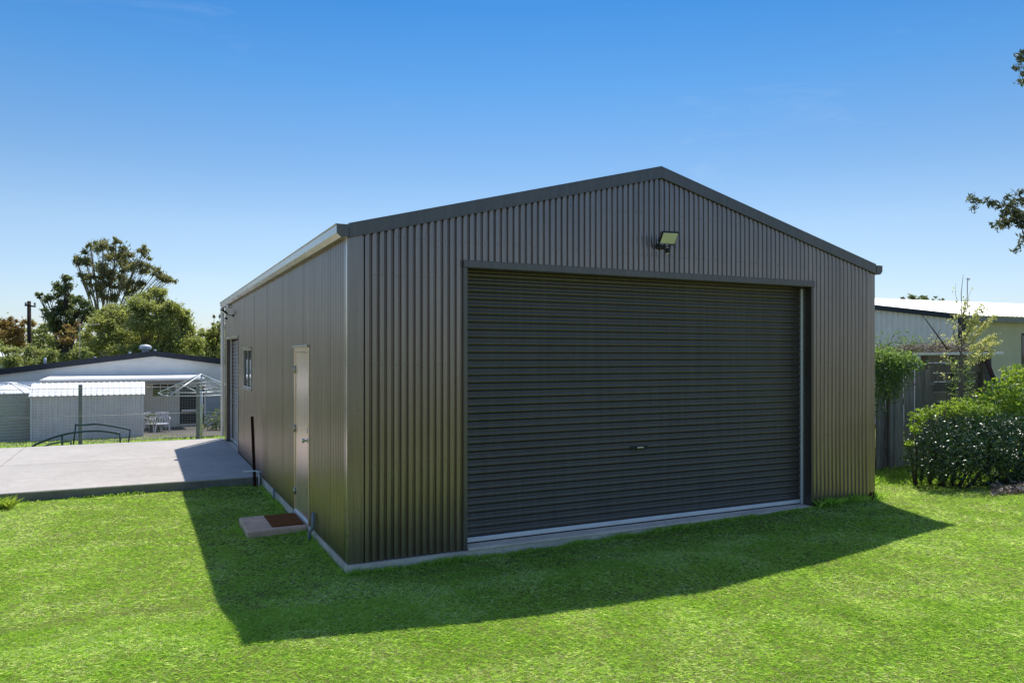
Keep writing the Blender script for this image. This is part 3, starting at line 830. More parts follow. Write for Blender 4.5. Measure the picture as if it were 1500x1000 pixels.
# ------------------------------------------------------------------ back yard, left
FY = 17.3
def mesh_fence():
    x0 = -13.0; x1 = 3.0
    t = thing('wire_fence', (x0, FY, gz(x0, FY)), 'grey welded wire mesh fence on square posts behind the concrete apron', 'fence')
    zb = gz(-4, FY)+.02; ztop = 1.18
    pa = [pt(118, 21.5).x, pt(290, 22.85).x]; dx = pa[1]-pa[0]
    for px in [pa[0]-2*dx, pa[0]-dx, pa[0], pa[1], pa[1]+dx]:
        mb = MB(); mb.box((px-.05, FY-.05, zb-.3), (px+.05, FY+.05, ztop+.03), bev=.008); mb.build('post', M['post_grey'], t)
    mb = MB(); r = .0024
    sp = .075
    for i in range(int((x1-x0)/sp)): 
        x = x0+i*sp; mb.box((x-r, FY-.057-r, zb), (x+r, FY-.057+r, ztop-.08))
    for i in range(int((ztop-.08-zb)/sp)+1):
        z = zb+i*sp; mb.box((x0, FY-.062-r, z-r), (x1, FY-.062+r, z+r))
    mb.build('wire_mesh', M['wire'], t, kind='stuff')
    for z in (ztop-.08, (ztop+zb)/2):
        mb = MB(); mb.tube([(x0, FY-.052, z), (x1, FY-.052, z)], .006, 6); mb.build('strain_wire', M['wire'], t)
mesh_fence()

# ribbed sheet walls/roofs
def ribbed(a, b, up, n_rib, rib=.03, w=.35, nrm=None):
    """profile of n_rib trapezoid ribs between a and b, extruded along up"""
    a = Vector(a); b = Vector(b); up = Vector(up); d = b-a; nrm = Vector(nrm).normalized()
    mb = MB(); prof = []
    for i in range(n_rib):
        for t, h in ((0, 0), (.5-w/2, 0), (.5-w/4, 1), (.5+w/4, 1), (.5+w/2, 0)): prof.append(((i+t)/n_rib, h*rib))
    prof.append((1, 0))
    n = len(prof)
    for o in (Vector(), up):
        for t, h in prof: mb.v.append(tuple(a+d*t+nrm*h+o))
    for i in range(n-1): mb.f.append((i, i+1, n+i+1, n+i)); mb.sm.append(False)
    b0 = len(mb.v)
    for o in (Vector(), up):
        for q in (a, b): mb.v.append(tuple(q-nrm*.006+o))
    mb.f.append((b0, b0+1, b0+3, b0+2)); mb.sm.append(False)
    return mb

def garden_shed():
    c0 = pt(46, 24.2); yb = c0.y; x0 = c0.x; x1 = pt(209, 25.6).x; d1 = 1.45
    # keep the front wall along X
    c1 = x1; zb = gz(x0, yb)-.05
    ze = CAM.z-60*24.6/FPX; t = thing('garden_shed', ((x0+x1)/2, yb, zb), 'small pale grey ribbed steel garden shed with bright roof behind the wire fence', 'shed')
    npan = 5
    for i in range(npan):
        a = x0+(x1-x0)*i/npan; b = x0+(x1-x0)*(i+1)/npan
        ribbed((a, yb-.002*(i % 2), zb), (b, yb-.002*(i % 2), zb), (0, 0, ze-zb), 4, .04, .3, (0, -1, 0)).build('wall_panel', M['shed_grey'], t)
    for a, b in ((0, .5), (.5, 1)):
        ribbed((x1, yb+d1*a, zb), (x1, yb+d1*b, zb), (0, 0, ze-zb), 3, .02, .4, (1, 0, 0)).build('wall_panel', M['shed_grey'], t)
        ribbed((x0, yb+d1*a, zb), (x0, yb+d1*b, zb), (0, 0, ze-zb), 3, .02, .4, (-1, 0, 0)).build('wall_panel', M['shed_grey'], t)
    ribbed((x0, yb+d1, zb), (x1, yb+d1, zb), (0, 0, ze-zb), 16, .02, .4, (0, 1, 0)).build('rear_wall', M['shed_grey'], t)
    for x in (x0, x1):
        mb = MB(); mb.box((x-.03, yb-.034, zb), (x+.03, yb+.04, ze+.01), bev=.006); mb.build('corner_trim', M['lightwall'], t)
    rise = .40
    for i in range(npan):
        a = x0-.07+(x1-x0+.14)*i/npan; b = x0-.07+(x1-x0+.14)*(i+1)/npan
        ribbed((a, yb-.08, ze+.01+.002*(i % 2)), (b, yb-.08, ze+.01+.002*(i % 2)), (0, d1/2+.08, rise), 4, .02, .4, (0, -rise, d1/2)).build('roof_panel', M['bright_roof'], t)
        ribbed((a, yb+d1+.08, ze+.01), (b, yb+d1+.08, ze+.01), (0, -(d1/2+.08), rise-.002), 4, .03, .4, (0, rise, d1/2)).build('roof_panel', M['bright_roof'], t)
    for x in (x0-.0, x1+.0):
        mb = MB(); mb.v += [(x, yb, ze), (x, yb+d1, ze), (x, yb+d1/2, ze+rise-.03)]; mb.f.append((0, 1, 2)); mb.sm.append(False); mb.build('gable_end', M['shed_grey'], t)
garden_shed()

def tank(px, depth, rad, ytop, label, roofcol):
    c = pt(px, depth); c.z = gz(c.x, c.y)-.05; zt = CAM.z-(ytop-520)*(depth-rad*.9)/FPX
    t = thing('water_tank', c, label, 'water tank', 'round water tanks beside the house')
    H = zt-c.z; prof = []; nc = 17
    for i in range(nc*4+1):
        z = H*i/(nc*4); prof.append((rad+.022*math.sin(2*math.pi*i/4), z))
    mb = MB(); mb.lathe([(0, 0)]+prof, c, 48); mb.build('tank_wall', M['tank'], t)
    mb = MB(); mb.lathe([(rad+.05, H-.02), (rad+.05, H+.015), (rad*.6, H+.17), (rad*.18, H+.30), (0, H+.31)], c, 24); r = mb.build('tank_lid', M['tank_roof'], t)
    for p in r.data.polygons: p.use_smooth = False
    mb = MB(); mb.lathe([(.22, H+.22), (.22, H+.34), (0, H+.36)], c, 20); mb.build('hatch', M['tank_roof'], t)
    for k in range(12):
        a = 2*math.pi*k/12; mb = MB(); mb.bar(c+Vector((math.cos(a)*(rad+.04), math.sin(a)*(rad+.04), H+.03)), c+Vector((math.cos(a)*.2, math.sin(a)*.2, H+.315)), .03, .025); mb.build('lid_rib', M['tank_roof'], t)
mb = MB(); py_ = [19.0+k*.8 for k in range(13)]
for y_ in py_:
    for x_ in (-13, -4, 3.5): mb.v.append((x_, y_, gz(x_, y_)+.035))
for k in range(12):
    for q in (0, 1): mb.f.append((3*k+q, 3*k+q+1, 3*k+q+4, 3*k+q+3)); mb.sm.append(False)
tag(mb.build('patio', M['patio']), 'dark patio ground between the wire fence and the house', kind='structure')  # dark toned sheet laid over the yard ground from fence to house
tank(14, 25.4, 1.02, 577, 'round grey green water tank with white conical lid left of the garden shed', None)

def house():
    Y = 29.15; ax = -1.4; az = 2.17; sl = .132; zb = gz(-2, Y)-.1; xl = -10.4; xr = 7.6
    t = thing('house', (ax, Y, zb), 'low white weatherboard house with shallow dark edged gable roof', 'house')
    rz = lambda x: az-sl*abs(x-ax)
    # weatherboards: each board a lapped strip, the openings left out
    bh = .165; holes = []
    p0 = pt(223, 32.4); 
    def X(px):  # column where sightline meets the wall plane
        r = (px-750)/FPX; d = (Y-CAM.y)/(FWD.y+RGT.y*r); return CAM.x+FWD.x*d+RGT.x*r*d, d
    def Z(py, d): return CAM.z+(520-py)*d/FPX
    wx0, d = X(224); wx1, _ = X(257); wz1, wz0 = Z(563, d), Z(580, d)
    dx0, d = X(263); dx1, _ = X(299); dz1, dz0 = Z(564, d), Z(629, d)
    bx0, d = X(301); bx1, _ = X(326); bz1, bz0 = Z(579, d), Z(609, d)
    holes = [(wx0, wx1, wz0, wz1), (dx0, dx1, dz0-.3, dz1), (bx0, bx1, bz0, bz1)]
    z = zb
    while z < az-.12:
        zt = z+bh
        # extent of the board under the roof line
        lim = (az-.10-zt)/sl if zt < az-.1 else 0
        a, b = max(xl, ax-lim), min(xr, ax+lim)
        spans = [(a, b)]
        for (ha, hb, h0, h1) in holes:
            if z < h1-.02 and zt > h0+.02:
                ns = []
                for s0, s1 in spans:
                    if hb <= s0 or ha >= s1: ns.append((s0, s1))
                    else:
                        if ha > s0: ns.append((s0, ha))
                        if hb < s1: ns.append((hb, s1))
                spans = ns
        for s0, s1 in spans:
            if s1-s0 > .05:
                mb = MB(); mb.extrude([(0, z-.012), (-.028, z-.012), (-.006, zt), (0, zt)], (s0, Y, 0), (s1, Y, 0), (0, 1, 0), (0, 0, 1)); mb.build('weatherboard', M['white_board'], t)
        z = zt
    mb = MB(); mb.v = [(xl, Y+.01, zb), (xr, Y+.01, zb), (xr, Y+.01, rz(xr)-.05), (ax, Y+.01, az-.05), (xl, Y+.01, rz(xl)-.05)]
    # wall core behind the boards, set back far enough to leave the openings deep
    mb.v = [(v[0], Y+.12, v[2]) for v in mb.v]; mb.f = [(0, 1, 2, 3, 4)]; mb.sm = [False]; mb.build('wall_core', M['dark_inside'], t)
    mb = MB(); n = 6
    mb = MB(); mb.v = [(xl, Y+.001, rz(xl)-.3), (xr, Y+.001, rz(xr)-.3), (xr, Y+.001, rz(xr)-.02), (ax, Y+.001, az-.02), (xl, Y+.001, rz(xl)-.02), (ax, Y+.001, az-.32)]
    mb.f = [(0, 5, 3, 4), (5, 1, 2, 3)]; mb.sm = [False, False]; mb.build('gable_infill', M['white_board'], t)
    for s in (-1, 1):
        xe = xl-.35 if s < 0 else xr+.35
        mb = MB(); mb.bar((ax, Y-.10, az-.015), (xe, Y-.10, rz(xe)-.015), .26, .05, up=(0, 1, 0)) if False else None
        mb = MB(); p0, p1 = (min(ax, xe), max(ax, xe))
        mb.extrude([(0, -.17), (0, .07), (.04, .07), (.04, -.17)], (ax, Y-.13, az), (xe, Y-.13, rz(xe)), (0, 1, 0), (0, 0, 1)); mb.build('fascia', M['navy'], t)
        mb = MB(); mb.extrude([(0, .045), (0, .065), (7, .065), (7, .045)], (ax, Y-.085, az), (xe, Y-.085, rz(xe)), (0, 1, 0), (0, 0, 1)); mb.build('roof', M['navy'], t)
        xw = xl if s < 0 else xr
        mb = MB(); mb.box((xw-.02, Y+.02, zb), (xw+.02, Y+6.8, rz(xw)-.05)); mb.build('side_wall', M['white_board'], t)
    # openings
    def opening(name, h, frame, infill, rec=.06, bars=()):
        w_ = holder(name, t)
        mb = MB(); f = .06; a, b, c, d = h
        mb.box((a-f, Y-.04, d), (b+f, Y+.05, d+f)); mb.box((a-f, Y-.05, c-f), (b+f, Y+.05, c)); mb.box((a-f, Y-.04, c), (a, Y+.05, d)); mb.box((b, Y-.04, c), (b+f, Y+.05, d))
        for q in bars: mb.box((a+(b-a)*q-.02, Y-.02, c), (a+(b-a)*q+.02, Y+.04, d))
        mb.build('frame', frame, w_)
        mb = MB(); mb.box((a, Y+rec, c), (b, Y+rec+.02, d)); mb.build('pane', infill, w_)
    opening('window', holes[0], M['white_board'], M['glass'], bars=(.33, .66))
    opening('window', holes[2], M['white_board'], M['blind'], .0)
    a, b, c, d = holes[1]
    dr = holder('door', t, 'dark screen door')
    mb = MB(); mb.box((a, Y+.02, c), (b, Y+.05, d)); mb.build('door_leaf', M['navy'], dr)
    mb = MB(); mb.box((a-.07, Y-.05, c), (a, Y+.05, d+.06)); mb.box((b, Y-.05, c), (b+.07, Y+.05, d+.06)); mb.build('frame', M['white_board'], dr)
    mb = MB(); mb.box((a+.08, Y-.0, c+(d-c)*.48), (b-.08, Y+.02, c+(d-c)*.52)); mb.build('mid_rail', M['lightwall'], dr)
    mb = MB(); mb.box((a, Y-.75, zb), (a+.9, Y-.1, zb+.28), bev=.01); mb.build('door_step', M['sill'], t)
    # verandah roof
    f0 = pt(60, 27.0); yf = 25.9; 
    def XF(px, YY):
        r = (px-750)/FPX; d = (YY-CAM.y)/(FWD.y+RGT.y*r); return CAM.x+FWD.x*d+RGT.x*r*d, d
    xa, da = XF(60, yf); xb, db = XF(298, yf)
    zf = Z(555.5, 28.3); zbk = Z(550.5, 31.6)
    npn = 6
    for i in range(npn):
        a = xa+(xb-xa)*i/npn; b = xa+(xb-xa)*(i+1)/npn
        ribbed((a, yf, zf+.002*(i % 2)), (b, yf, zf+.002*(i % 2)), (0, Y-yf-.05, zbk-zf), 12, .016, .5, (0, 0, 1)).build('verandah_roof_sheet', M['bright_roof'], t)
    mb = MB(); mb.box((xa-.05, yf-.12, zf-.11), (xb+.05, yf-.01, zf+.0), bev=.03); mb.build('verandah_gutter', M['bright_roof'], t)
    mb = MB(); mb.box((xa, yf, zf-.22), (xb, yf+.06, zf-.112)); mb.build('verandah_beam', M['post_grey'], t)
    for px in (xa+.1, (xa+xb)/2, xb-.1):
        mb = MB(); mb.box((px-.045, yf+.0, zb), (px+.045, yf+.09, zf-.223)); mb.build('verandah_post', M['post_grey'], t)
    # roof vent, flues
    vx, vd = XF(213, Y+1.5); vz = az-.1
    mb = MB(); mb.lathe([(.15, 0), (.15, .16), (.24, .18), (.27, .28), (.2, .38), (0, .42)], (vx, Y+1.5, vz+.05), 16); mb.build('roof_vent', M['white_plastic'], t)
    for px, h in ((66, .32), (139, .12), (227, .14), (190, .16)):
        vx, vd = XF(px, Y+.8); mb = MB(); mb.tube([(vx, Y+.8, rz(vx)), (vx, Y+.8, rz(vx)+h)], .05, 8); mb.build('flue', M['white_plastic'], t)
    # mast with aerial
    vx, vd = XF(117, Y+.3); top = Z(474, vd)
    mb = MB(); mb.tube([(vx, Y+.3, rz(vx)), (vx, Y+.3, top)], .014, 6); mb.build('aerial_mast', M['mast'], t)
    for k in range(3):
        pass
    mb = MB(); mb.tube([(vx-.1, Y+.3, top-.02), (vx+.75, Y+.35, top-.02)], .009, 5)
    for k in range(6): mb.tube([(vx+.05+k*.13, Y+.1, top-.02), (vx+.05+k*.13, Y+.6, top-.02)], .006, 4)
    mb.build('aerial', M['mast'], t)
house()

# low roof to the left of the verandah
def lean_roof():
    a = pt(-12, 27.2); 
    t = thing('carport', (a.x, a.y, gz(a.x, a.y)), 'low blue grey carport roof showing above the water tank', 'carport')
    z1 = CAM.z-(563-520)*27.5/FPX; x0 = pt(-40, 27.0).x; x1 = pt(60, 27.6).x; y = 24.9+1.3
    zb = gz(x0, y)
    ribbed((x0, y, z1-.16), (x1, y, z1-.16), (0, 1.8, .18), 24, .02, .5, (0, 0, 1)).build('roof_sheet', M['blue_roof'], t)
    mb = MB(); mb.box((pt(22, 27.2).x, y-.12, z1-.14), (x1, y-.01, z1-.03), bev=.02); mb.build('gutter', M['white_plastic'], t)
    for x in (x0+.2, x1-.2):
        mb = MB(); mb.box((x-.04, y, zb-.1), (x+.04, y+.08, z1-.17)); mb.build('post', M['post_grey'], t)
lean_roof()

# rotary clothes hoist
def hoist():
    c = pt(295, 23.6); zb = gz(c.x, c.y)-.05; c.z = zb; top = CAM.z-(548-520)*23.6/FPX
    t = thing('clothes_hoist', c, 'pale grey rotary clothes hoist in front of the house', 'clothes hoist')
    mb = MB(); mb.tube([c, (c.x, c.y, top-.5)], .036, 10); mb.build('base_pole', M['hoist'], t)
    mb = MB(); mb.tube([(c.x, c.y, top-.5), (c.x, c.y, top)], .024, 10); mb.build('inner_pole', M['hoist'], t)
    mb = MB(); mb.box((c.x-.05, c.y-.08, zb+1.0), (c.x+.05, c.y+.03, zb+1.2), bev=.01); mb.tube([(c.x, c.y-.08, zb+1.1), (c.x+.05, c.y-.2, zb+1.12)], .012); mb.build('winder', M['hoist'], t)
    hub = Vector((c.x, c.y, top)); Rr = 1.55; tips = []
    for k in range(4):
        a = R(52+90*k); d = Vector((math.cos(a), math.sin(a), 0)); tip = hub+d*Rr+Vector((0, 0, -.60)); tips.append(tip)
        mb = MB(); mb.tube([hub, tip], .021, 8); mb.build('arm', M['hoist'], t)
        mb = MB(); mb.tube([Vector((c.x, c.y, top-.62)), hub+d*Rr*.5+Vector((0, 0, -.31))], .011, 6); mb.build('strut', M['hoist'], t)
    for q in (1, .8, .6, .4):
        for k in range(4):
            a = hub+(tips[k]-hub)*q; b = hub+(tips[(k+1) % 4]-hub)*q
            mb = MB(); mb.tube([a, (a+b)/2-Vector((0, 0, .03)), b], .013 if q == 1 else .004, 5); mb.build('line', M['hoist'], t)
hoist()

# plastic patio chairs
def patio_chair():
    c = pt(238, 28.4); c.z = gz(c.x, c.y)
    t = thing('patio_chair', c, 'white plastic garden chair on the patio nearest the dark door', 'chair', 'white plastic patio chairs')
    A = lambda x, y, z: (c.x+x, c.y+y, c.z+z)
    mb = MB(); mb.box(A(-.26, -.24, .40), A(.26, .24, .44), bev=.015); mb.build('seat', M['white_chair'], t)
    mb = MB()
    for i in range(5): mb.bar(A(-.20+i*.10, .22, .44), A(-.22+i*.11, .32, .88), .05, .015, up=(0, 1, 0))
    mb.bar(A(-.27, .33, .88), A(.27, .33, .88), .05, .03, bev=.01); mb.build('backrest', M['white_chair'], t)
    for sx in (-1, 1):
        for sy in (-1, 1):
            mb = MB(); mb.bar(A(sx*.24, sy*.21, .41), A(sx*.30, sy*.27, 0), .05, .04); mb.build('leg', M['white_chair'], t)
        mb = MB(); mb.tube([A(sx*.27, -.24, .42), A(sx*.29, -.22, .64), A(sx*.29, .1, .66), A(sx*.26, .30, .68)], .022, 6); mb.build('arm_rest', M['white_chair'], t)
    return t
def copy_tree(o, parent=None):
    c = o.copy(); COL.objects.link(c)
    if parent: c.parent = parent
    for ch in list(o.children): copy_tree(ch, c)
    return c
ch = patio_chair(); ch.scale = (.88, .88, .88)
for (px, dd, rz, lb) in ((224, 28.6, .9, 'white plastic garden chair on the patio by the hedge, half hidden by the garden shed'), (231, 29.0, -2.0, 'white plastic garden chair on the patio turned towards the house wall')):
    c2 = copy_tree(ch); p = pt(px, dd); c2.location = (p.x, p.y, gz(p.x, p.y)); c2.rotation_euler = (0, 0, rz); c2['label'] = lb

# bent pipe frames lying at the fence
def pipe_frame(name, pts_px, depth, legs, rad, label):
    P = [ptz(x, y, depth) for x, y in pts_px]
    t = thing(name, P[0], label, 'pipe hoop', 'old bent pipe frames by the fence')
    # smooth the arc
    Q = []
    for i in range(len(P)-1):
        a = P[max(i-1, 0)]; b = P[i]; c = P[i+1]; d = P[min(i+2, len(P)-1)]
        for k in range(5):
            u = k/5; Q.append(.5*((2*b)+(c-a)*u+(2*a-5*b+4*c-d)*u*u+(3*b-a-3*c+d)*u**3))
    Q.append(P[-1])
    mb = MB(); mb.tube(Q, rad, 8); mb.build('hoop', M['teal_pipe'], t)
    for (x0, y0, x1, y1) in legs:
        a = ptz(x0, y0, depth); b = ptz(x1, y1, depth); b.z = min(b.z, gz(b.x, b.y)+.02)
        mb = MB(); mb.tube([a, b], rad*.8, 8); mb.build('leg', M['teal_pipe'], t)
pipe_frame('bent_pipe_hoop', [(44, 657), (52, 651), (66, 645), (90, 637), (118, 632), (148, 631), (176, 635)], 20.4, [(91, 637, 91, 660), (176, 635, 176, 660)], .030, 'dark bent pipe frame arching low in front of the garden shed')
pipe_frame('bent_pipe_hoop', [(110, 622), (125, 622), (142, 621), (165, 624), (191, 629)], 20.9, [(111, 622, 107, 650), (191, 629, 187, 655)], .026, 'taller flat topped bent pipe frame behind the arched one')
pipe_frame('bent_pipe_hoop', [(62, 655), (75, 650), (92, 647), (104, 646)], 20.1, [(104, 646, 104, 660)], .022, 'short bent pipe piece at the left end of the pipe frames')

# power pole
def power_pole():
    c = pt(44, 44); zb = -1.5; c.z = zb; top = CAM.z+(520-441)*44/FPX
    t = thing('power_pole', c, 'dark wooden power pole rising behind the house', 'power pole')
    mb = MB(); mb.tube([c, (c.x-.05, c.y, top)], [.14, .10], 10); mb.build('pole', M['pole_wood'], t)
    mb = MB(); mb.bar((c.x-.25, c.y-.12, top-.25), (c.x+.30, c.y-.12, top-.32), .09, .09); mb.build('cross_arm', M['pole_wood'], t)
    for dx in (-.2, .25):
        mb = MB(); mb.lathe([(.03, 0), (.06, .04), (.04, .1), (.06, .14), (0, .18)], (c.x+dx, c.y-.12, top-.25), 8); mb.build('insulator', M['post_grey'], t)
power_pole()

# ------------------------------------------------------------------ trees
def tube_chain(mb, pts, r0, r1, n=7):
    L = len(pts); mb.tube(pts, [r0+(r1-r0)*i/(L-1) for i in range(L)], n)
def wiggle(a, b, k, amp):
    P = []
    for i in range(k+1):
        t = i/k; p = a.lerp(b, t); s = amp*math.sin(math.pi*t)
        P.append(p+Vector((random.uniform(-s, s), random.uniform(-s, s), random.uniform(-s, s)*.6)))
    P[0] = a; P[-1] = b
    return P

def cluster_points(clumps, per, flat=.8, shell=.5):
    C = []; G = []
    for i, (c, r) in enumerate(clumps):
        n = int(per*13*(r**2)); d = rng.normal(size=(n, 3)); d /= np.linalg.norm(d, axis=1)[:, None]
        u = np.abs(rng.normal(size=n))*.70+.10
        q = np.array(c)[None, :]+d*(u*r)[:, None]*np.array([1, 1, flat])[None, :]
        C.append(q); G.append(np.full(n, rng.random()))
    return np.concatenate(C), np.concatenate(G)

def tree(px_base, depth, base_z, trunk_h, clump_px, mat, bark, label, cat='tree', per=260, leaf=.16, group='trees behind the house', trunk_r=.18, sub=5, subr=.42, droop=.2, aspect=.4, depth_spread=.6, flat=.75, name='tree'):
    """clump_px: list of (px, py, radius_px) crown clumps seen in the photo, given depth by scatter"""
    base = pt(px_base, depth, base_z); t = thing(name, base, label, cat, group)
    mb = MB(); s = depth/FPX
    cs = []
    for (x, y, r) in clump_px:
        dd = depth+random.uniform(-1, 1)*r*s*depth_spread*2
        c = ptz(x, y, dd); cs.append((c, r*s))
    top = base+Vector((0, 0, trunk_h)); tr = wiggle(base, top, 4, trunk_h*.05); tube_chain(mb, tr, trunk_r, trunk_r*.65, 9)
    mb.build('trunk', bark, t)
    mb = MB(); small = []
    for c, r in cs:
        st = tr[random.choice([2, 3, 4])]; mid = st.lerp(c, .55)+Vector((0, 0, abs(c.z-st.z)*.08))
        P = [st]+wiggle(st, mid, 2, r*.2)[1:]+wiggle(mid, c, 2, r*.2)[1:]
        tube_chain(mb, P, trunk_r*.26, trunk_r*.08, 6)
        for k in range(sub):
            d = Vector((random.gauss(0, 1), random.gauss(0, 1), random.gauss(0, .8))).normalized(); q = c+d*r*random.uniform(.35, .85)
            tube_chain(mb, wiggle(P[-3], q, 2, r*.12), trunk_r*.08, trunk_r*.03, 5)
            small.append((q, r*subr*random.uniform(.6, 1.25)))
    mb.build('limbs', bark, t)
    C, G = cluster_points(small, per, flat, .45)
    tone = np.clip(.2+.45*G+.35*rng.random(len(C)), 0, 1)
    me = quick_mesh('crown', *leaf_cloud(C, leaf, tone, aspect, droop), mat, base)
    link_mesh('crown', me, t)
    return t

tree(150, 58, -1.5, 4.2, [(150, 362, 17), (168, 372, 20), (125, 378, 14), (190, 385, 22), (210, 372, 14), (150, 395, 22), (112, 380, 9), (175, 408, 22), (213, 392, 14), (135, 415, 18), (158, 430, 18), (195, 420, 18), (238, 405, 13), (250, 410, 9), (228, 400, 10), (230, 425, 12), (122, 405, 10), (170, 352, 8), (132, 360, 6)],
     M['gum_leaf'], M['bark_pale'], 'tall open grey green gum tree, the highest of the trees behind the house', per=80, leaf=.28, trunk_r=.30, sub=7, subr=.40, droop=.6, aspect=.3)
tree(97, 50, -1.5, 4.0, [(95, 418, 14), (85, 432, 16), (105, 440, 17), (68, 436, 10), (120, 445, 13), (90, 455, 18), (110, 460, 14), (58, 432, 6), (97, 408, 9), (75, 460, 14), (125, 462, 12), (98, 478, 18), (130, 452, 8), (84, 478, 13), (112, 482, 13)],
     M['dark_leaf'], M['bark_dark'], 'dark green tree with low trunk left of the gum tree', per=190, leaf=.22, trunk_r=.3, sub=6, droop=.3)
tree(215, 46, -1.5, 2.0, [(225, 440, 18), (200, 452, 20), (245, 452, 18), (262, 470, 18), (175, 465, 20), (150, 475, 18), (215, 470, 26), (240, 480, 24), (190, 490, 26), (160, 500, 24), (132, 492, 14), (270, 490, 18), (285, 500, 16), (220, 500, 26), (250, 505, 22), (135, 512, 16), (185, 515, 20), (160, 460, 14), (215, 512, 20), (235, 428, 9), (268, 462, 12)],
     M['light_leaf'], M['bark_pale'], 'broad yellow green leafy tree directly behind the house roof', per=330, leaf=.17, trunk_r=.25, sub=7, subr=.5)
tree(10, 56, -1.5, 2.5, [(5, 478, 16), (25, 482, 14), (42, 475, 10), (12, 495, 16), (35, 498, 14), (-12, 485, 18), (20, 470, 8)],
     M['brown_leaf'], M['bark_dark'], 'russet brown leaved tree at the far left behind the power pole', per=170, leaf=.22, sub=6)
tree(112, 43, -1.5, 2.0, [(100, 480, 9), (107, 492, 11), (96, 500, 10), (112, 475, 7), (90, 488, 8)],
     M['brown_leaf'], M['bark_dark'], 'small dry brown leaved tree in front of the dark green tree', per=200, leaf=.16, sub=5, trunk_r=.12)
tree(60, 52, -1.5, 1.8, [(60, 490, 13), (72, 498, 14), (52, 503, 12), (85, 506, 14), (66, 478, 9), (48, 485, 9)],
     M['olive_leaf'], M['bark_dark'], 'olive green bushy tree between the power pole and the dark tree', per=220, leaf=.2, sub=5)
for i, (cl, lb) in enumerate([([(8, 525, 15), (25, 520, 13), (-8, 528, 14), (15, 535, 12)], 'pale green shrub at the far left above the house roof edge'),
                              ([(45, 518, 12), (60, 520, 13), (75, 522, 12), (55, 530, 12), (38, 526, 9)], 'pale green shrub just right of the power pole'),
                              ([(95, 522, 9), (112, 520, 10), (128, 520, 11), (105, 528, 8)], 'low pale green shrub behind the aerial mast')]):
    tree(cl[0][0], 40+i, -1.5, 1.0, cl, M['olive_leaf'], M['bark_dark'], lb, cat='shrub', per=330, leaf=.14, sub=5, subr=.55, trunk_r=.07, name='shrub', group='shrubs along the house roof')
tree(305, 50, -1.5, 2.2, [(300, 492, 13), (315, 485, 12), (325, 495, 12), (308, 505, 15), (325, 510, 13), (340, 500, 14), (292, 508, 12), (322, 475, 7), (345, 485, 10)],
     M['light_leaf'], M['bark_dark'], 'yellow green bushy tree peeping out beside the far corner of the steel shed', per=240, leaf=.17, sub=6)
tree(318, 62, -1.5, 3.8, [(312, 463, 3.5), (322, 462, 3), (316, 474, 5), (326, 470, 4), (328, 480, 8), (318, 486, 8)],
     M['gum_leaf'], M['bark_dark'], 'thin sparse sapling rising above the bushes beside the steel shed corner', per=220, leaf=.2, sub=4, trunk_r=.07)
# distant tree line
def treeline():
    C = []; 
    for i in range(240):
        px = -260+i*11+random.uniform(-6, 6); d = random.uniform(80, 130)
        if 0 < px < 320: top = 521
        else: top = 514
        p = ptz(px, top+random.uniform(-6, 12), d); C.append((p, random.uniform(2.2, 3.6)))
        C.append((Vector((p.x, p.y, p.z-3)), 3.2))
    P, G = cluster_points([(c, r*.6) for c, r in C], 60, .8, .4)
    me = quick_mesh('distant_trees', *leaf_cloud(P, .45, np.clip(.15+.5*G+.3*rng.random(len(P)), 0, 1), .6), M['olive_leaf'], (0, 0, 0))
    tag(link_mesh('distant_trees', me), 'line of far off olive green trees along the horizon', 'trees', kind='stuff')
treeline()
# white roofed far house between trees
mb = MB(); a = pt(-20, 75); 
far = thing('distant_house', (a.x, a.y, -1.5), 'far off pale roofed house seen between the trees at the far left', 'house')
z0 = CAM.z+(520-522)*75/FPX; z1 = CAM.z+(520-512)*75/FPX; x0 = a.x; x1 = pt(40, 75).x
mb.box((x0, a.y, -1.5), (x1, a.y+6, z0)); mb.build('wall', M['white_board'], far)
mb = MB(); mb.extrude([(-.4, z0), (3, z1), (6.4, z0)], (x0-.3, a.y, 0), (x1+.3, a.y, 0), (0, 1, 0), (0, 0, 1)); mb.build('roof', M['bright_roof'], far)

# hedges on the patio
def bush(name, centers, per, leaf, mat, label, cat, group=None, stems=6, bark=None, flat=.9, aspect=.55, shell=.7, extra=None, nrm=True, droop=0):
    base = Vector(centers[0][0]); base.z = gz(base.x, base.y); t = thing(name, base, label, cat, group)
    mb = MB()
    for k in range(stems):
        c, r = random.choice(centers); e = Vector(c)+Vector((random.uniform(-.6, .6)*r, random.uniform(-.6, .6)*r, random.uniform(-.3, .6)*r))
        b = Vector((base.x+(e.x-base.x)*.4, base.y+(e.y-base.y)*.4, gz(base.x, base.y)-.03)); tube_chain(mb, wiggle(b, e, 4, r*.15), .022, .005, 6)
    mb.build('stems', bark or M['bark_dark'], t)
    C = []; N = []; 
    for c, r in centers:
        n = int(per*r*r); d = rng.normal(size=(n, 3)); d /= np.linalg.norm(d, axis=1)[:, None]
        u = 1-(1-shell)*rng.random(n)**1.3; 
        lump = 1+.10*np.sin(d[:, 0]*7+c[0])*np.cos(d[:, 1]*6+c[1])+.07*np.sin(d[:, 2]*11+c[0]*3)
        q = np.array(c)[None, :]+d*(u*r*lump)[:, None]*np.array([1, 1, flat])[None, :]
        k = q[:, 2] > ground_z(q[:, 0], q[:, 1])+.02
        C.append(q[k]); N.append(d[k])
    C = np.concatenate(C); N = np.concatenate(N)
    tone = np.clip(.1+.55*rng.random(len(C))+.35*(vnoise(C[:, 0]*3+C[:, 2], C[:, 1]*3+C[:, 2], 1.5, 12)-.4), 0, 1)
    me = quick_mesh('leaves', *leaf_cloud(C, leaf, tone, aspect, droop, N if nrm else None, .8), mat, base)
    link_mesh('leaves', me, t)
    return t
def pv(px, py, d): return tuple(ptz(px, py, d))
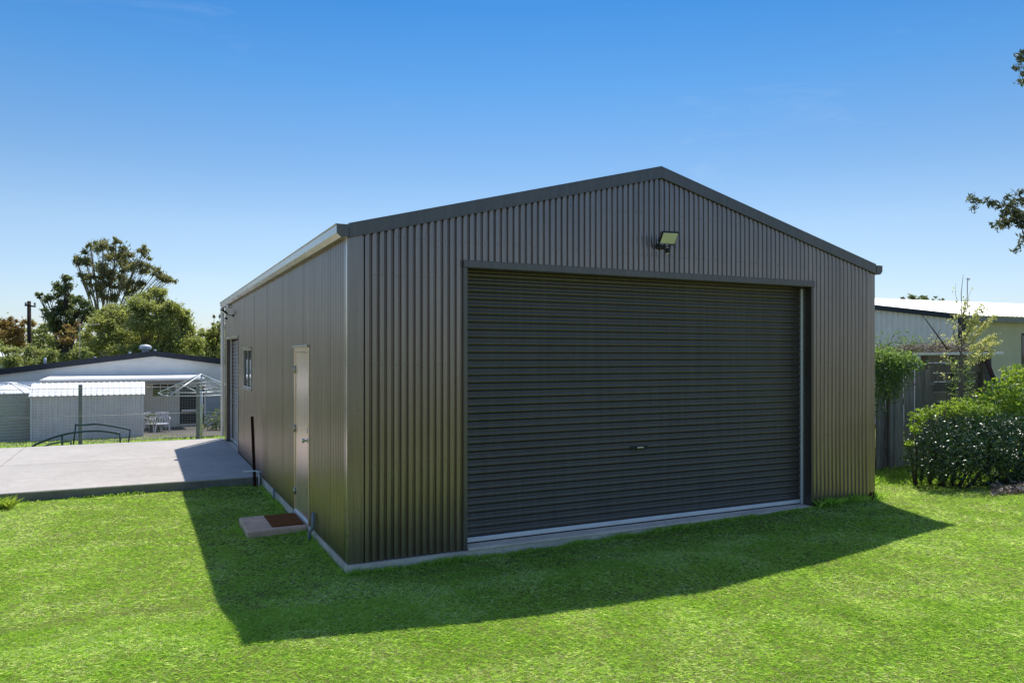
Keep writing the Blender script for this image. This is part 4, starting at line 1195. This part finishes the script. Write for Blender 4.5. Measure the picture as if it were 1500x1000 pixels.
bush('hedge', [(pv(222, 616, 28.6), .32), (pv(230, 620, 28.8), .28)], 900, .11, M['dark_leaf'], 'dark green clipped bush at the patio left of the chairs', 'hedge')
bush('hedge', [(pv(318, 612, 28.6), .40), (pv(308, 624, 28.4), .42), (pv(326, 622, 28.4), .45), (pv(340, 618, 28.4), .5)], 700, .12, M['dark_leaf'], 'dark green bush below the blind covered window by the clothes hoist', 'hedge')

# ------------------------------------------------------------------ right side
# paling fence
def pal_fence():
    Y = 1.95; x0 = 7.9; x1 = 11.82
    t = thing('paling_fence', (x0, Y, 0), 'weathered grey timber paling fence beside the steel shed', 'fence')
    x = x0; k = 0
    while x < x1-.05:
        wd = random.uniform(.10, .15); h = 1.86+random.uniform(-.05, .05); 
        zb = gz(x, Y)-.05; off = .012*(k % 2)+random.uniform(-.003, .003)
        mb = MB(); mb.box((-wd/2, -.009, 0), (wd/2, .009, h), bev=.003)
        o = mb.build('paling', M['paling'], t, at=None)
        # place by rotation about its foot
        for v in o.data.vertices: v.co = v.co + Vector(origin_of(t))
        o.location = Vector((x+wd/2, Y-off, zb))-origin_of(t); o.rotation_euler = (R(random.uniform(-1, 1)), R(random.uniform(-1.1, 1.1)), 0)
        x += wd+random.uniform(.004, .012); k += 1
    for z in (.35, 1.5):
        mb = MB(); mb.bar((x0, Y+.04, z), (x1, Y+.04, z), .07, .04); mb.build('rail', M['paling'], t)
    for px_, h, lean in ((pt(1318, 13.2).x, 1.55, .02), (pt(1334, 13.4).x, 1.88, -.01)):
        mb = MB(); mb.bar((px_, Y-.075, -.1), (px_+lean, Y-.085, h), .075, .045, up=(0, 1, 0), bev=.004); mb.build('post', M['paling'], t, label='paler post standing in front of the palings')
pal_fence()

# timber lean-to with horizontal boards
def leanto():
    Y = 2.25; x0 = 11.86; x1 = 13.75
    t = thing('timber_leanto', (x0, Y, 0), 'dark old timber lean-to of horizontal boards with sticks heaped on top', 'lean-to')
    z = .05; k = 0
    while z < 1.95:
        h = random.uniform(.15, .19); off = random.uniform(-.012, .012)
        mb = MB(); mb.bar((x0, Y+off, z+h/2), (x1, Y+off+random.uniform(-.02, .02), z+h/2+random.uniform(-.008, .008)), h, .022, up=(0, 1, 0), bev=.003)
        mb.build('board', M['old_board'], t); z += h+random.uniform(.006, .02); k += 1
    for x in (x0+.03, x0+.95, x1-.03):
        mb = MB(); mb.box((x-.045, Y-.075, -.1), (x+.045, Y-.02, 2.04), bev=.004); mb.build('upright', M['old_board'], t)
    mb = MB(); mb.bar((x0-.35, Y-.10, 2.07), (x1+.55, Y-.10, 2.09), .055, .05, bev=.004); mb.build('top_rail', M['white_board'], t)
    mb = MB(); mb.box((x1+.03, Y+.1, -.1), (x1+.50, Y+.14, 2.25)); mb.build('end_panel', M['navy'], t)
    mb = MB(); mb.bar((x1-.10, Y-.14, 2.0), (x1+.28, Y-.30, 1.0), .10, .03, up=(0, 1, 0)); mb.build('leaning_plank', M['red_wood'], t)
    mb = MB(); mb.bar((x1+.00, Y-.12, 1.75), (x1+.62, Y-.22, 1.42), .03, .025); mb.build('leaning_batten', M['white_board'], t)
    mb = MB(); mb.box((x0-.4, Y-.05, 2.10), (x1+.1, Y+1.4, 2.13)); mb.build('roof', M['old_board'], t)
    # sticks
    mb = MB()
    for i in range(230):
        a = Vector((random.uniform(x0-.5, x1+.1), Y+random.uniform(-.15, .7), 2.14+random.uniform(0, .09))); d = Vector((random.gauss(0, 1), random.gauss(0, .8), random.gauss(0, .22))).normalized()*random.uniform(.15, .5)
        mb.tube([a, a+d*.5+Vector((0, 0, .02)), a+d], [.009, .007, .003], 4, False)
    tg = mb.build('dead_sticks', M['bark_pale'], at=(x0+1, Y, 2.14)); tag(tg, 'heap of dead sticks and vine lying on the lean-to roof', 'sticks', kind='stuff')
leanto()

# creeper hanging over the fence
def creeper():
    base = Vector((10.3, 1.8, 0)); t = thing('creeper', base, 'light green creeper hanging over the paling fence next to the shed', 'creeper')
    C = []; mb = MB()
    for i in range(70):
        x = 9.6+1.35*random.random(); ln = random.uniform(.15, .85)*(1.3-.95*(x-9.6)/1.35)
        if x > 10.75: ln *= .4
        p = [Vector((x, 2.0, 2.05+random.uniform(-.05, .12))), Vector((x+random.uniform(-.1, .1), 1.78, 1.98)), Vector((x+random.uniform(-.15, .15), 1.72+random.uniform(-.12, .05), 1.9-ln))]
        mb.tube(p, [.006, .005, .003], 4, False)
        m = int(95*ln)+45; tt = rng.random(m)**.8
        for q in tt:
            b = p[0].lerp(p[1], q*2) if q < .5 else p[1].lerp(p[2], (q-.5)*2)
            C.append((b.x+random.gauss(0, .065), b.y+random.gauss(0, .06), b.z+random.gauss(0, .05)))
    mb.build('vine_stems', M['bark_pale'], t)
    C = np.array(C); tone = np.clip(.15+.6*rng.random(len(C))+.25*(C[:, 2] > 1.9), 0, 1)
    link_mesh('leaves', quick_mesh('leaves', *leaf_cloud(C, .062, tone, .4, .35), M['creeper'], base), t)
creeper()

bush('fence_top_shrub', [(pv(1292, 508, 15.2), .30), (pv(1318, 504, 15.4), .33), (pv(1342, 506, 15.4), .28), (pv(1300, 520, 15), .3), (pv(1330, 520, 15), .3)], 1400, .07, M['creeper'],
     'feathery light green shrub growing above the paling fence', 'shrub', shell=.25, nrm=False, aspect=.3)
bush('fence_top_shrub', [(pv(1372, 505, 16.2), .30), (pv(1392, 503, 16.2), .28), (pv(1408, 508, 16), .25), (pv(1385, 515, 16), .28)], 1100, .07, M['dry_leaf'],
     'pale green shrub growing behind the timber lean-to', 'shrub', shell=.25, nrm=False, aspect=.3)

# glossy dark bush and lime bush
bush('camellia_bush', [(pv(1386, 662, 11.7), .58), (pv(1436, 660, 11.9), .64), (pv(1492, 662, 11.9), .66), (pv(1555, 660, 12), .68), (pv(1620, 660, 12), .7), (pv(1366, 668, 11.9), .44), (pv(1408, 640, 12.2), .48), (pv(1464, 642, 12.3), .54)], 8600, .043, M['camellia'],
     'rounded dark glossy leaved bush on the lawn at the right', 'bush', shell=.55, stems=26)
bush('new_shoots', [(pv(1345, 612, 11.9), .16), (pv(1360, 605, 12), .15), (pv(1385, 600, 12.2), .19), (pv(1405, 597, 12.3), .2), (pv(1425, 602, 12.4), .2), (pv(1450, 605, 12.4), .2), (pv(1340, 628, 11.7), .11), (pv(1334, 650, 11.8), .08)], 9000, .052, M['new_growth'],
     'bright lime new shoots along the top and left edge of the glossy bush', 'shoots', shell=.1, nrm=False, stems=8)
bush('lime_bush', [(pv(1465, 585, 13.2), .42), (pv(1495, 570, 13.4), .48), (pv(1440, 600, 13), .34), (pv(1510, 600, 13), .52), (pv(1545, 565, 13.6), .6), (pv(1480, 615, 12.9), .4), (pv(1600, 580, 13.5), .7), (pv(1492, 550, 13.6), .25), (pv(1420, 590, 13.1), .15)], 3000, .080, M['new_growth'],
     'bright lime green bush rising behind the dark glossy bush', 'bush', shell=.4, nrm=False, stems=22)

# dead leaf litter under the bush
def litter():
    n = 500; px = 1452+rng.random(n)*60; d = 10.95+rng.random(n)*.7
    pts = [pt(a, b) for a, b in zip(px, d)]
    C = np.array([(p.x, p.y, gz(p.x, p.y)+.015+.12*random.random()**3) for p in pts])
    o = link_mesh('leaf_litter', quick_mesh('leaf_litter', *leaf_cloud(C, .06, rng.random(n), .6, 0, None, 1, .7), M['litter'], (0, 0, 0)))
    tag(o, 'dry pale leaf litter on the ground under the dark bush', 'leaf litter', kind='stuff')
litter()

# sapling with pale leaves
def sapling():
    b = pt(1408, 13.6); b.z = gz(b.x, b.y); t = thing('sapling', b, 'slender young tree with pale yellow leaves and fern like lower sprays', 'tree')
    mb = MB(); T = [b, ptz(1408, 600, 13.6), ptz(1409, 560, 13.6), ptz(1408, 520, 13.6), ptz(1409, 470, 13.65), ptz(1408, 430, 13.7), ptz(1411, 402, 13.7)]
    mb.tube(T, [.024, .021, .018, .013, .009, .006, .003], 8); mb.build('trunk', M['bark_pale'], t)
    C = []; Tn = []; C2 = []; mb = MB()
    def branch(p0, p1, r, leaves, sp, dst, up=.05):
        P = wiggle(p0, p1, 4, (p1-p0).length*.06); tube_chain(mb, P, r, r*.3, 5)
        for k in range(leaves):
            q = .25+.75*random.random(); i = min(3, int(q*4)); b_ = P[i].lerp(P[i+1], q*4-i); dst.append((b_.x+random.gauss(0, sp), b_.y+random.gauss(0, sp), b_.z+random.gauss(0, sp)))
    for (x0, y0, x1, y1, n) in [(1409, 512, 1458, 463, 90), (1409, 500, 1440, 448, 90), (1408, 520, 1456, 492, 110), (1409, 480, 1432, 464, 50), (1409, 470, 1414, 440, 40), (1408, 530, 1462, 500, 90), (1409, 505, 1425, 478, 60), (1408, 540, 1455, 515, 60), (1408, 545, 1432, 515, 30), (1408, 548, 1380, 520, 14), (1408, 560, 1372, 545, 8), (1408, 520, 1395, 460, 20)]:
        d1 = 13.6+random.uniform(-.5, .3); branch(ptz(x0, y0, 13.6), ptz(x1, y1, d1), .010, int(n*2.6), .032, C)
    for (x1, y1) in [(1388, 470), (1396, 440), (1425, 420), (1420, 455), (1385, 505), (1400, 415)]:
        branch(ptz(1409, 480, 13.6), ptz(x1, y1, 13.6+random.uniform(-.3, .3)), .005, 8, .03, C)
    for k in range(26):
        y = 605-k*3.1; s = 1 if k % 2 else -1; ln = random.uniform(12, 22); branch(ptz(1408, y, 13.6), ptz(1408+s*ln, y-5, 13.6+random.uniform(-.25, .1)), .004, 22, .02, C2)
    mb.build('branches', M['bark_pale'], t)
    C = np.array(C); link_mesh('pale_leaves', quick_mesh('pale_leaves', *leaf_cloud(C, .055, np.clip(rng.random(len(C)), 0, 1), .5), M['dry_leaf'], b), t)
    C = np.array(C2); link_mesh('green_leaves', quick_mesh('green_leaves', *leaf_cloud(C, .05, np.clip(.3+.6*rng.random(len(C)), 0, 1), .35, .1, None, 1, .6), M['creeper'], b), t)
    # bare diagonal stick
    mb = MB(); mb.tube([ptz(1388, 512, 14.2), ptz(1368, 484, 14.2), ptz(1347, 456, 14.1)], [.014, .010, .004], 6)
    p0 = ptz(1388, 512, 14.2); s = mb.build('bare_branch', M['bark_dark'], at=tuple(p0)); tag(s, 'bare dark stick poking up diagonally from the lean-to roof', 'branch')
sapling()

# neighbour's shed
def neighbour():
    c = pt(1410, 20.0); z0 = gz(c.x, c.y)-.05; zt = CAM.z+(520-464)*20/FPX
    ang = R(-4.0)
    ux = Vector((math.cos(ang), math.sin(ang), 0)); uy = Vector((-math.sin(ang), math.cos(ang), 0))
    t = thing('neighbour_shed', (c.x, c.y, z0), 'neighbouring shed with white roof, grey ribbed gable and olive cream side wall', 'shed')
    Wd = 14.0; Lg = 18.0; rise = 1.05
    A = lambda a, b, z: (Vector((c.x, c.y, 0))+ux*a+uy*b+Vector((0, 0, z)))
    # gable wall of ribbed panels, running back from the corner
    n = 18
    for i in range(n):
        a = Wd*i/n; b = Wd*(i+1)/n; 
        za = zt+rise*(1-abs(a/Wd*2-1)); zc = zt+rise*(1-abs(b/Wd*2-1))
        mb = ribbed(A(0, a, z0), A(0, b, z0), (0, 0, 1), 4, .035, .45, -ux)
        V = []
        nv = len(mb.v)
        for q, v in enumerate(mb.v):
            s = (Vector(v)-Vector(A(0, 0, 0))).dot(uy); top = zt+rise*(1-abs(s/Wd*2-1))-.03
            V.append((v[0], v[1], z0 if v[2] < z0+.5 else top))
        mb.v = V; mb.build('wall_sheet', M['lightwall'], t)
    mb = MB(); P = [A(.01, 0, z0), A(Lg, 0, z0), A(Lg, 0, zt), A(.01, 0, zt)]
    # front wall with a window hole
    wx0 = .0; 
    def XW(px):
        r = (px-750)/FPX; ray = FWD+RGT*r; o = CAM; nn = uy; d = (Vector((c.x, c.y, 0))-Vector((o.x, o.y, 0))).dot(nn)/ray.dot(nn); p = o+ray*d; return (p-Vector((c.x, c.y, 0))).dot(ux), d
    w0, dd = XW(1496); w1 = w0+1.5; wz1 = CAM.z+(520-488)*dd/FPX; wz0 = CAM.z+(520-556)*dd/FPX
    for (a, b, q, r_) in ((0.02, w0, z0, zt), (w1, Lg, z0, zt), (w0, w1, z0, wz0), (w0, w1, wz1, zt)):
        mb.quad(A(a, 0, q), A(b, 0, q), A(b, 0, r_), A(a, 0, r_)); mb.quad(A(a, .12, q), A(b, .12, q), A(b, .12, r_), A(a, .12, r_))
    for (a, b) in (((w0, wz0), (w1, wz0)), ((w0, wz1), (w1, wz1)), ((w0, wz0), (w0, wz1)), ((w1, wz0), (w1, wz1))):
        mb.quad(A(a[0], 0, a[1]), A(b[0], 0, b[1]), A(b[0], .12, b[1]), A(a[0], .12, a[1]))
    mb.build('side_wall', M['olive_wall'], t)
    wdw = holder('window', t)
    mb = MB()
    for a, b in ((A(w0+.025, .03, wz0), A(w0+.025, .03, wz1)), (A(w1-.025, .03, wz0), A(w1-.025, .03, wz1)), (A(w0+.05, .03, wz0+.025), A(w1-.05, .03, wz0+.025)), (A(w0+.05, .03, wz1-.025), A(w1-.05, .03, wz1-.025))): mb.bar(a, b, .05, .05)
    mb.build('frame', M['navy'], wdw)
    mb = MB(); mb.quad(A(w0, .06, wz0), A(w1, .06, wz0), A(w1, .06, wz1), A(w0, .06, wz1)); mb.build('pane', M['glass'], wdw)
    # corner post, barge, gutter, roof
    mb = MB(); mb.bar(A(-.03, -.02, z0), A(-.03, -.02, zt), .16, .14, up=uy); mb.build('corner_flashing', M['navy'], t)
    for s in (0, 1):
        b0, b1 = (-.15, Wd/2) if s == 0 else (Wd/2, Wd+.15)
        za = zt+rise*(1-abs(b0/Wd*2-1)); zc = zt+rise*(1-abs(b1/Wd*2-1))
        mb = MB(); mb.extrude([(0, -.07), (0, .075), (.05, .075), (.05, -.07)], A(-.10, b0, za), A(-.10, b1, zc), ux, (0, 0, 1)); mb.build('barge', M['navy'], t)
        for i in range(12):
            a0 = -.05+(Lg+.1)*i/12; a1 = -.05+(Lg+.1)*(i+1)/12
            ribbed(A(a0, b0, za+.06), A(a1, b0, za+.06), A(0, b1, zc)-A(0, b0, za), 8, .012, .35, (0, 0, 1)).build('roof_sheet', M['bright_roof'], t)
    mb = MB(); mb.extrude([(0, -.02), (0, -.13), (-.12, -.13), (-.13, .0)], A(-.05, -.14, zt), A(Lg, -.14, zt), uy, (0, 0, 1)); mb.build('gutter', M['post_grey'], t)
    # aerial
    p = A(.6, 4.2, 0); r = ptz(1417, 407, (Vector((p.x, p.y, 0))-CAM).dot(FWD)); 
    mb = MB(); q = pt(1417, 24.5); zz = ptz(1417, 408, 24.5).z; mb.tube([(q.x, q.y, zt+.3), (q.x, q.y, zz)], .016, 6); mb.tube([(q.x-.02, q.y, zz), (q.x+.12, q.y, zz-.01)], .02, 6)
    mb.tube([(q.x+.08, q.y, zz), (q.x+.08, q.y, zz-.08)], .012, 5); mb.build('aerial', M['post_grey'], t)
neighbour()

tree(1350, 60, 0, 4.5, [(1322, 440, 6), (1335, 438, 8), (1350, 437, 8), (1368, 439, 7), (1380, 441, 5), (1295, 441, 3), (1345, 446, 14)], M['dark_leaf'], M['bark_dark'],
     'dark tree top just showing over the white neighbouring roof', per=160, leaf=.2, group='trees behind the house')

# tree outside the frame whose branches hang in at the right
def side_tree():
    D0 = 16.0; b = pt(1705, D0); b.z = gz(b.x, b.y); t = thing('overhanging_tree', b, 'grey green feathery tree reaching in at the right edge of the picture', 'tree')
    mb = MB(); tr = [b, b+Vector((.1, 0, 1.6)), b+Vector((-.05, .1, 3.2)), b+Vector((.1, 0, 5)), b+Vector((.0, 0, 7.0)), b+Vector((.1, .1, 8.6))]
    mb.tube(tr, [.22, .18, .15, .12, .08, .04], 10); mb.build('trunk', M['bark_pale'], t)
    mb = MB(); C = []
    def spray(a, e, r, n=8, L=.42, per=36):
        P = wiggle(a, e, 5, (e-a).length*.045); tube_chain(mb, P, r, r*.22, 6)
        for k in range(n):
            q = .45+.55*(k+random.random())/n; i = min(4, int(q*5)); s = P[i].lerp(P[i+1], q*5-i)
            d = (e-a).normalized()*.7+Vector((random.gauss(0, .6), random.gauss(0, .6), random.gauss(0, .6))); d.normalize(); f = s+d*L*random.uniform(.5, 1.1)-Vector((0, 0, .06))
            tube_chain(mb, wiggle(s, f, 2, .02), .006, .002, 4)
            for j in range(per):
                u = .15+.85*random.random(); c = s.lerp(f, u); C.append((c.x+random.gauss(0, .035), c.y+random.gauss(0, .035), c.z-abs(random.gauss(0, .05))))
    st = tr[2].lerp(tr[3], .5)
    main = ptz(1500, 322, 15.9); spray(st, main, .045, 6)
    spray(st.lerp(main, .6), ptz(1462, 300, 15.8), .022, 9)
    spray(st.lerp(main, .5), ptz(1440, 288, 15.7), .018, 8, .28); spray(ptz(1452, 300, 15.75), ptz(1418, 284, 15.7), .007, 4, .2, 16)
    spray(st.lerp(main, .8), ptz(1470, 320, 15.9), .014, 9, .35); spray(st.lerp(main, .7), ptz(1480, 276, 16), .016, 9, .35)
    spray(st.lerp(main, .7), ptz(1498, 348, 15.9), .014, 6, .3); spray(st.lerp(main, .6), ptz(1510, 290, 16.2), .014, 9)
    spray(st.lerp(main, .6), ptz(1520, 340, 16.2), .014, 7)
    up = tr[4]
    for (x, y) in ((1492, 82), (1497, 98), (1500, 72), (1496, 110), (1512, 92), (1560, 60), (1600, 40), (1640, 20)): spray(up.lerp(ptz(1580, 150, 16), .5) if x < 1540 else up, ptz(x, y, 16+random.uniform(-.4, .4)), .016, 8, .34)
    for (x, y) in ((1560, 180), (1600, 220), (1640, 120), (1760, 100), (1800, 200), (1820, 300), (1600, 340), (1650, 260), (1760, 20), (1700, -40), (1840, 120)): spray(tr[3], ptz(x, y, 16+random.uniform(-1.6, 1.6)), .03, 14, .5)
    mb.build('limbs', M['bark_pale'], t)
    C = np.array(C); link_mesh('leaves', quick_mesh('leaves', *leaf_cloud(C, .115, np.clip(rng.random(len(C)), 0, 1), .28, .35), M['feather'], b), t)
side_tree()
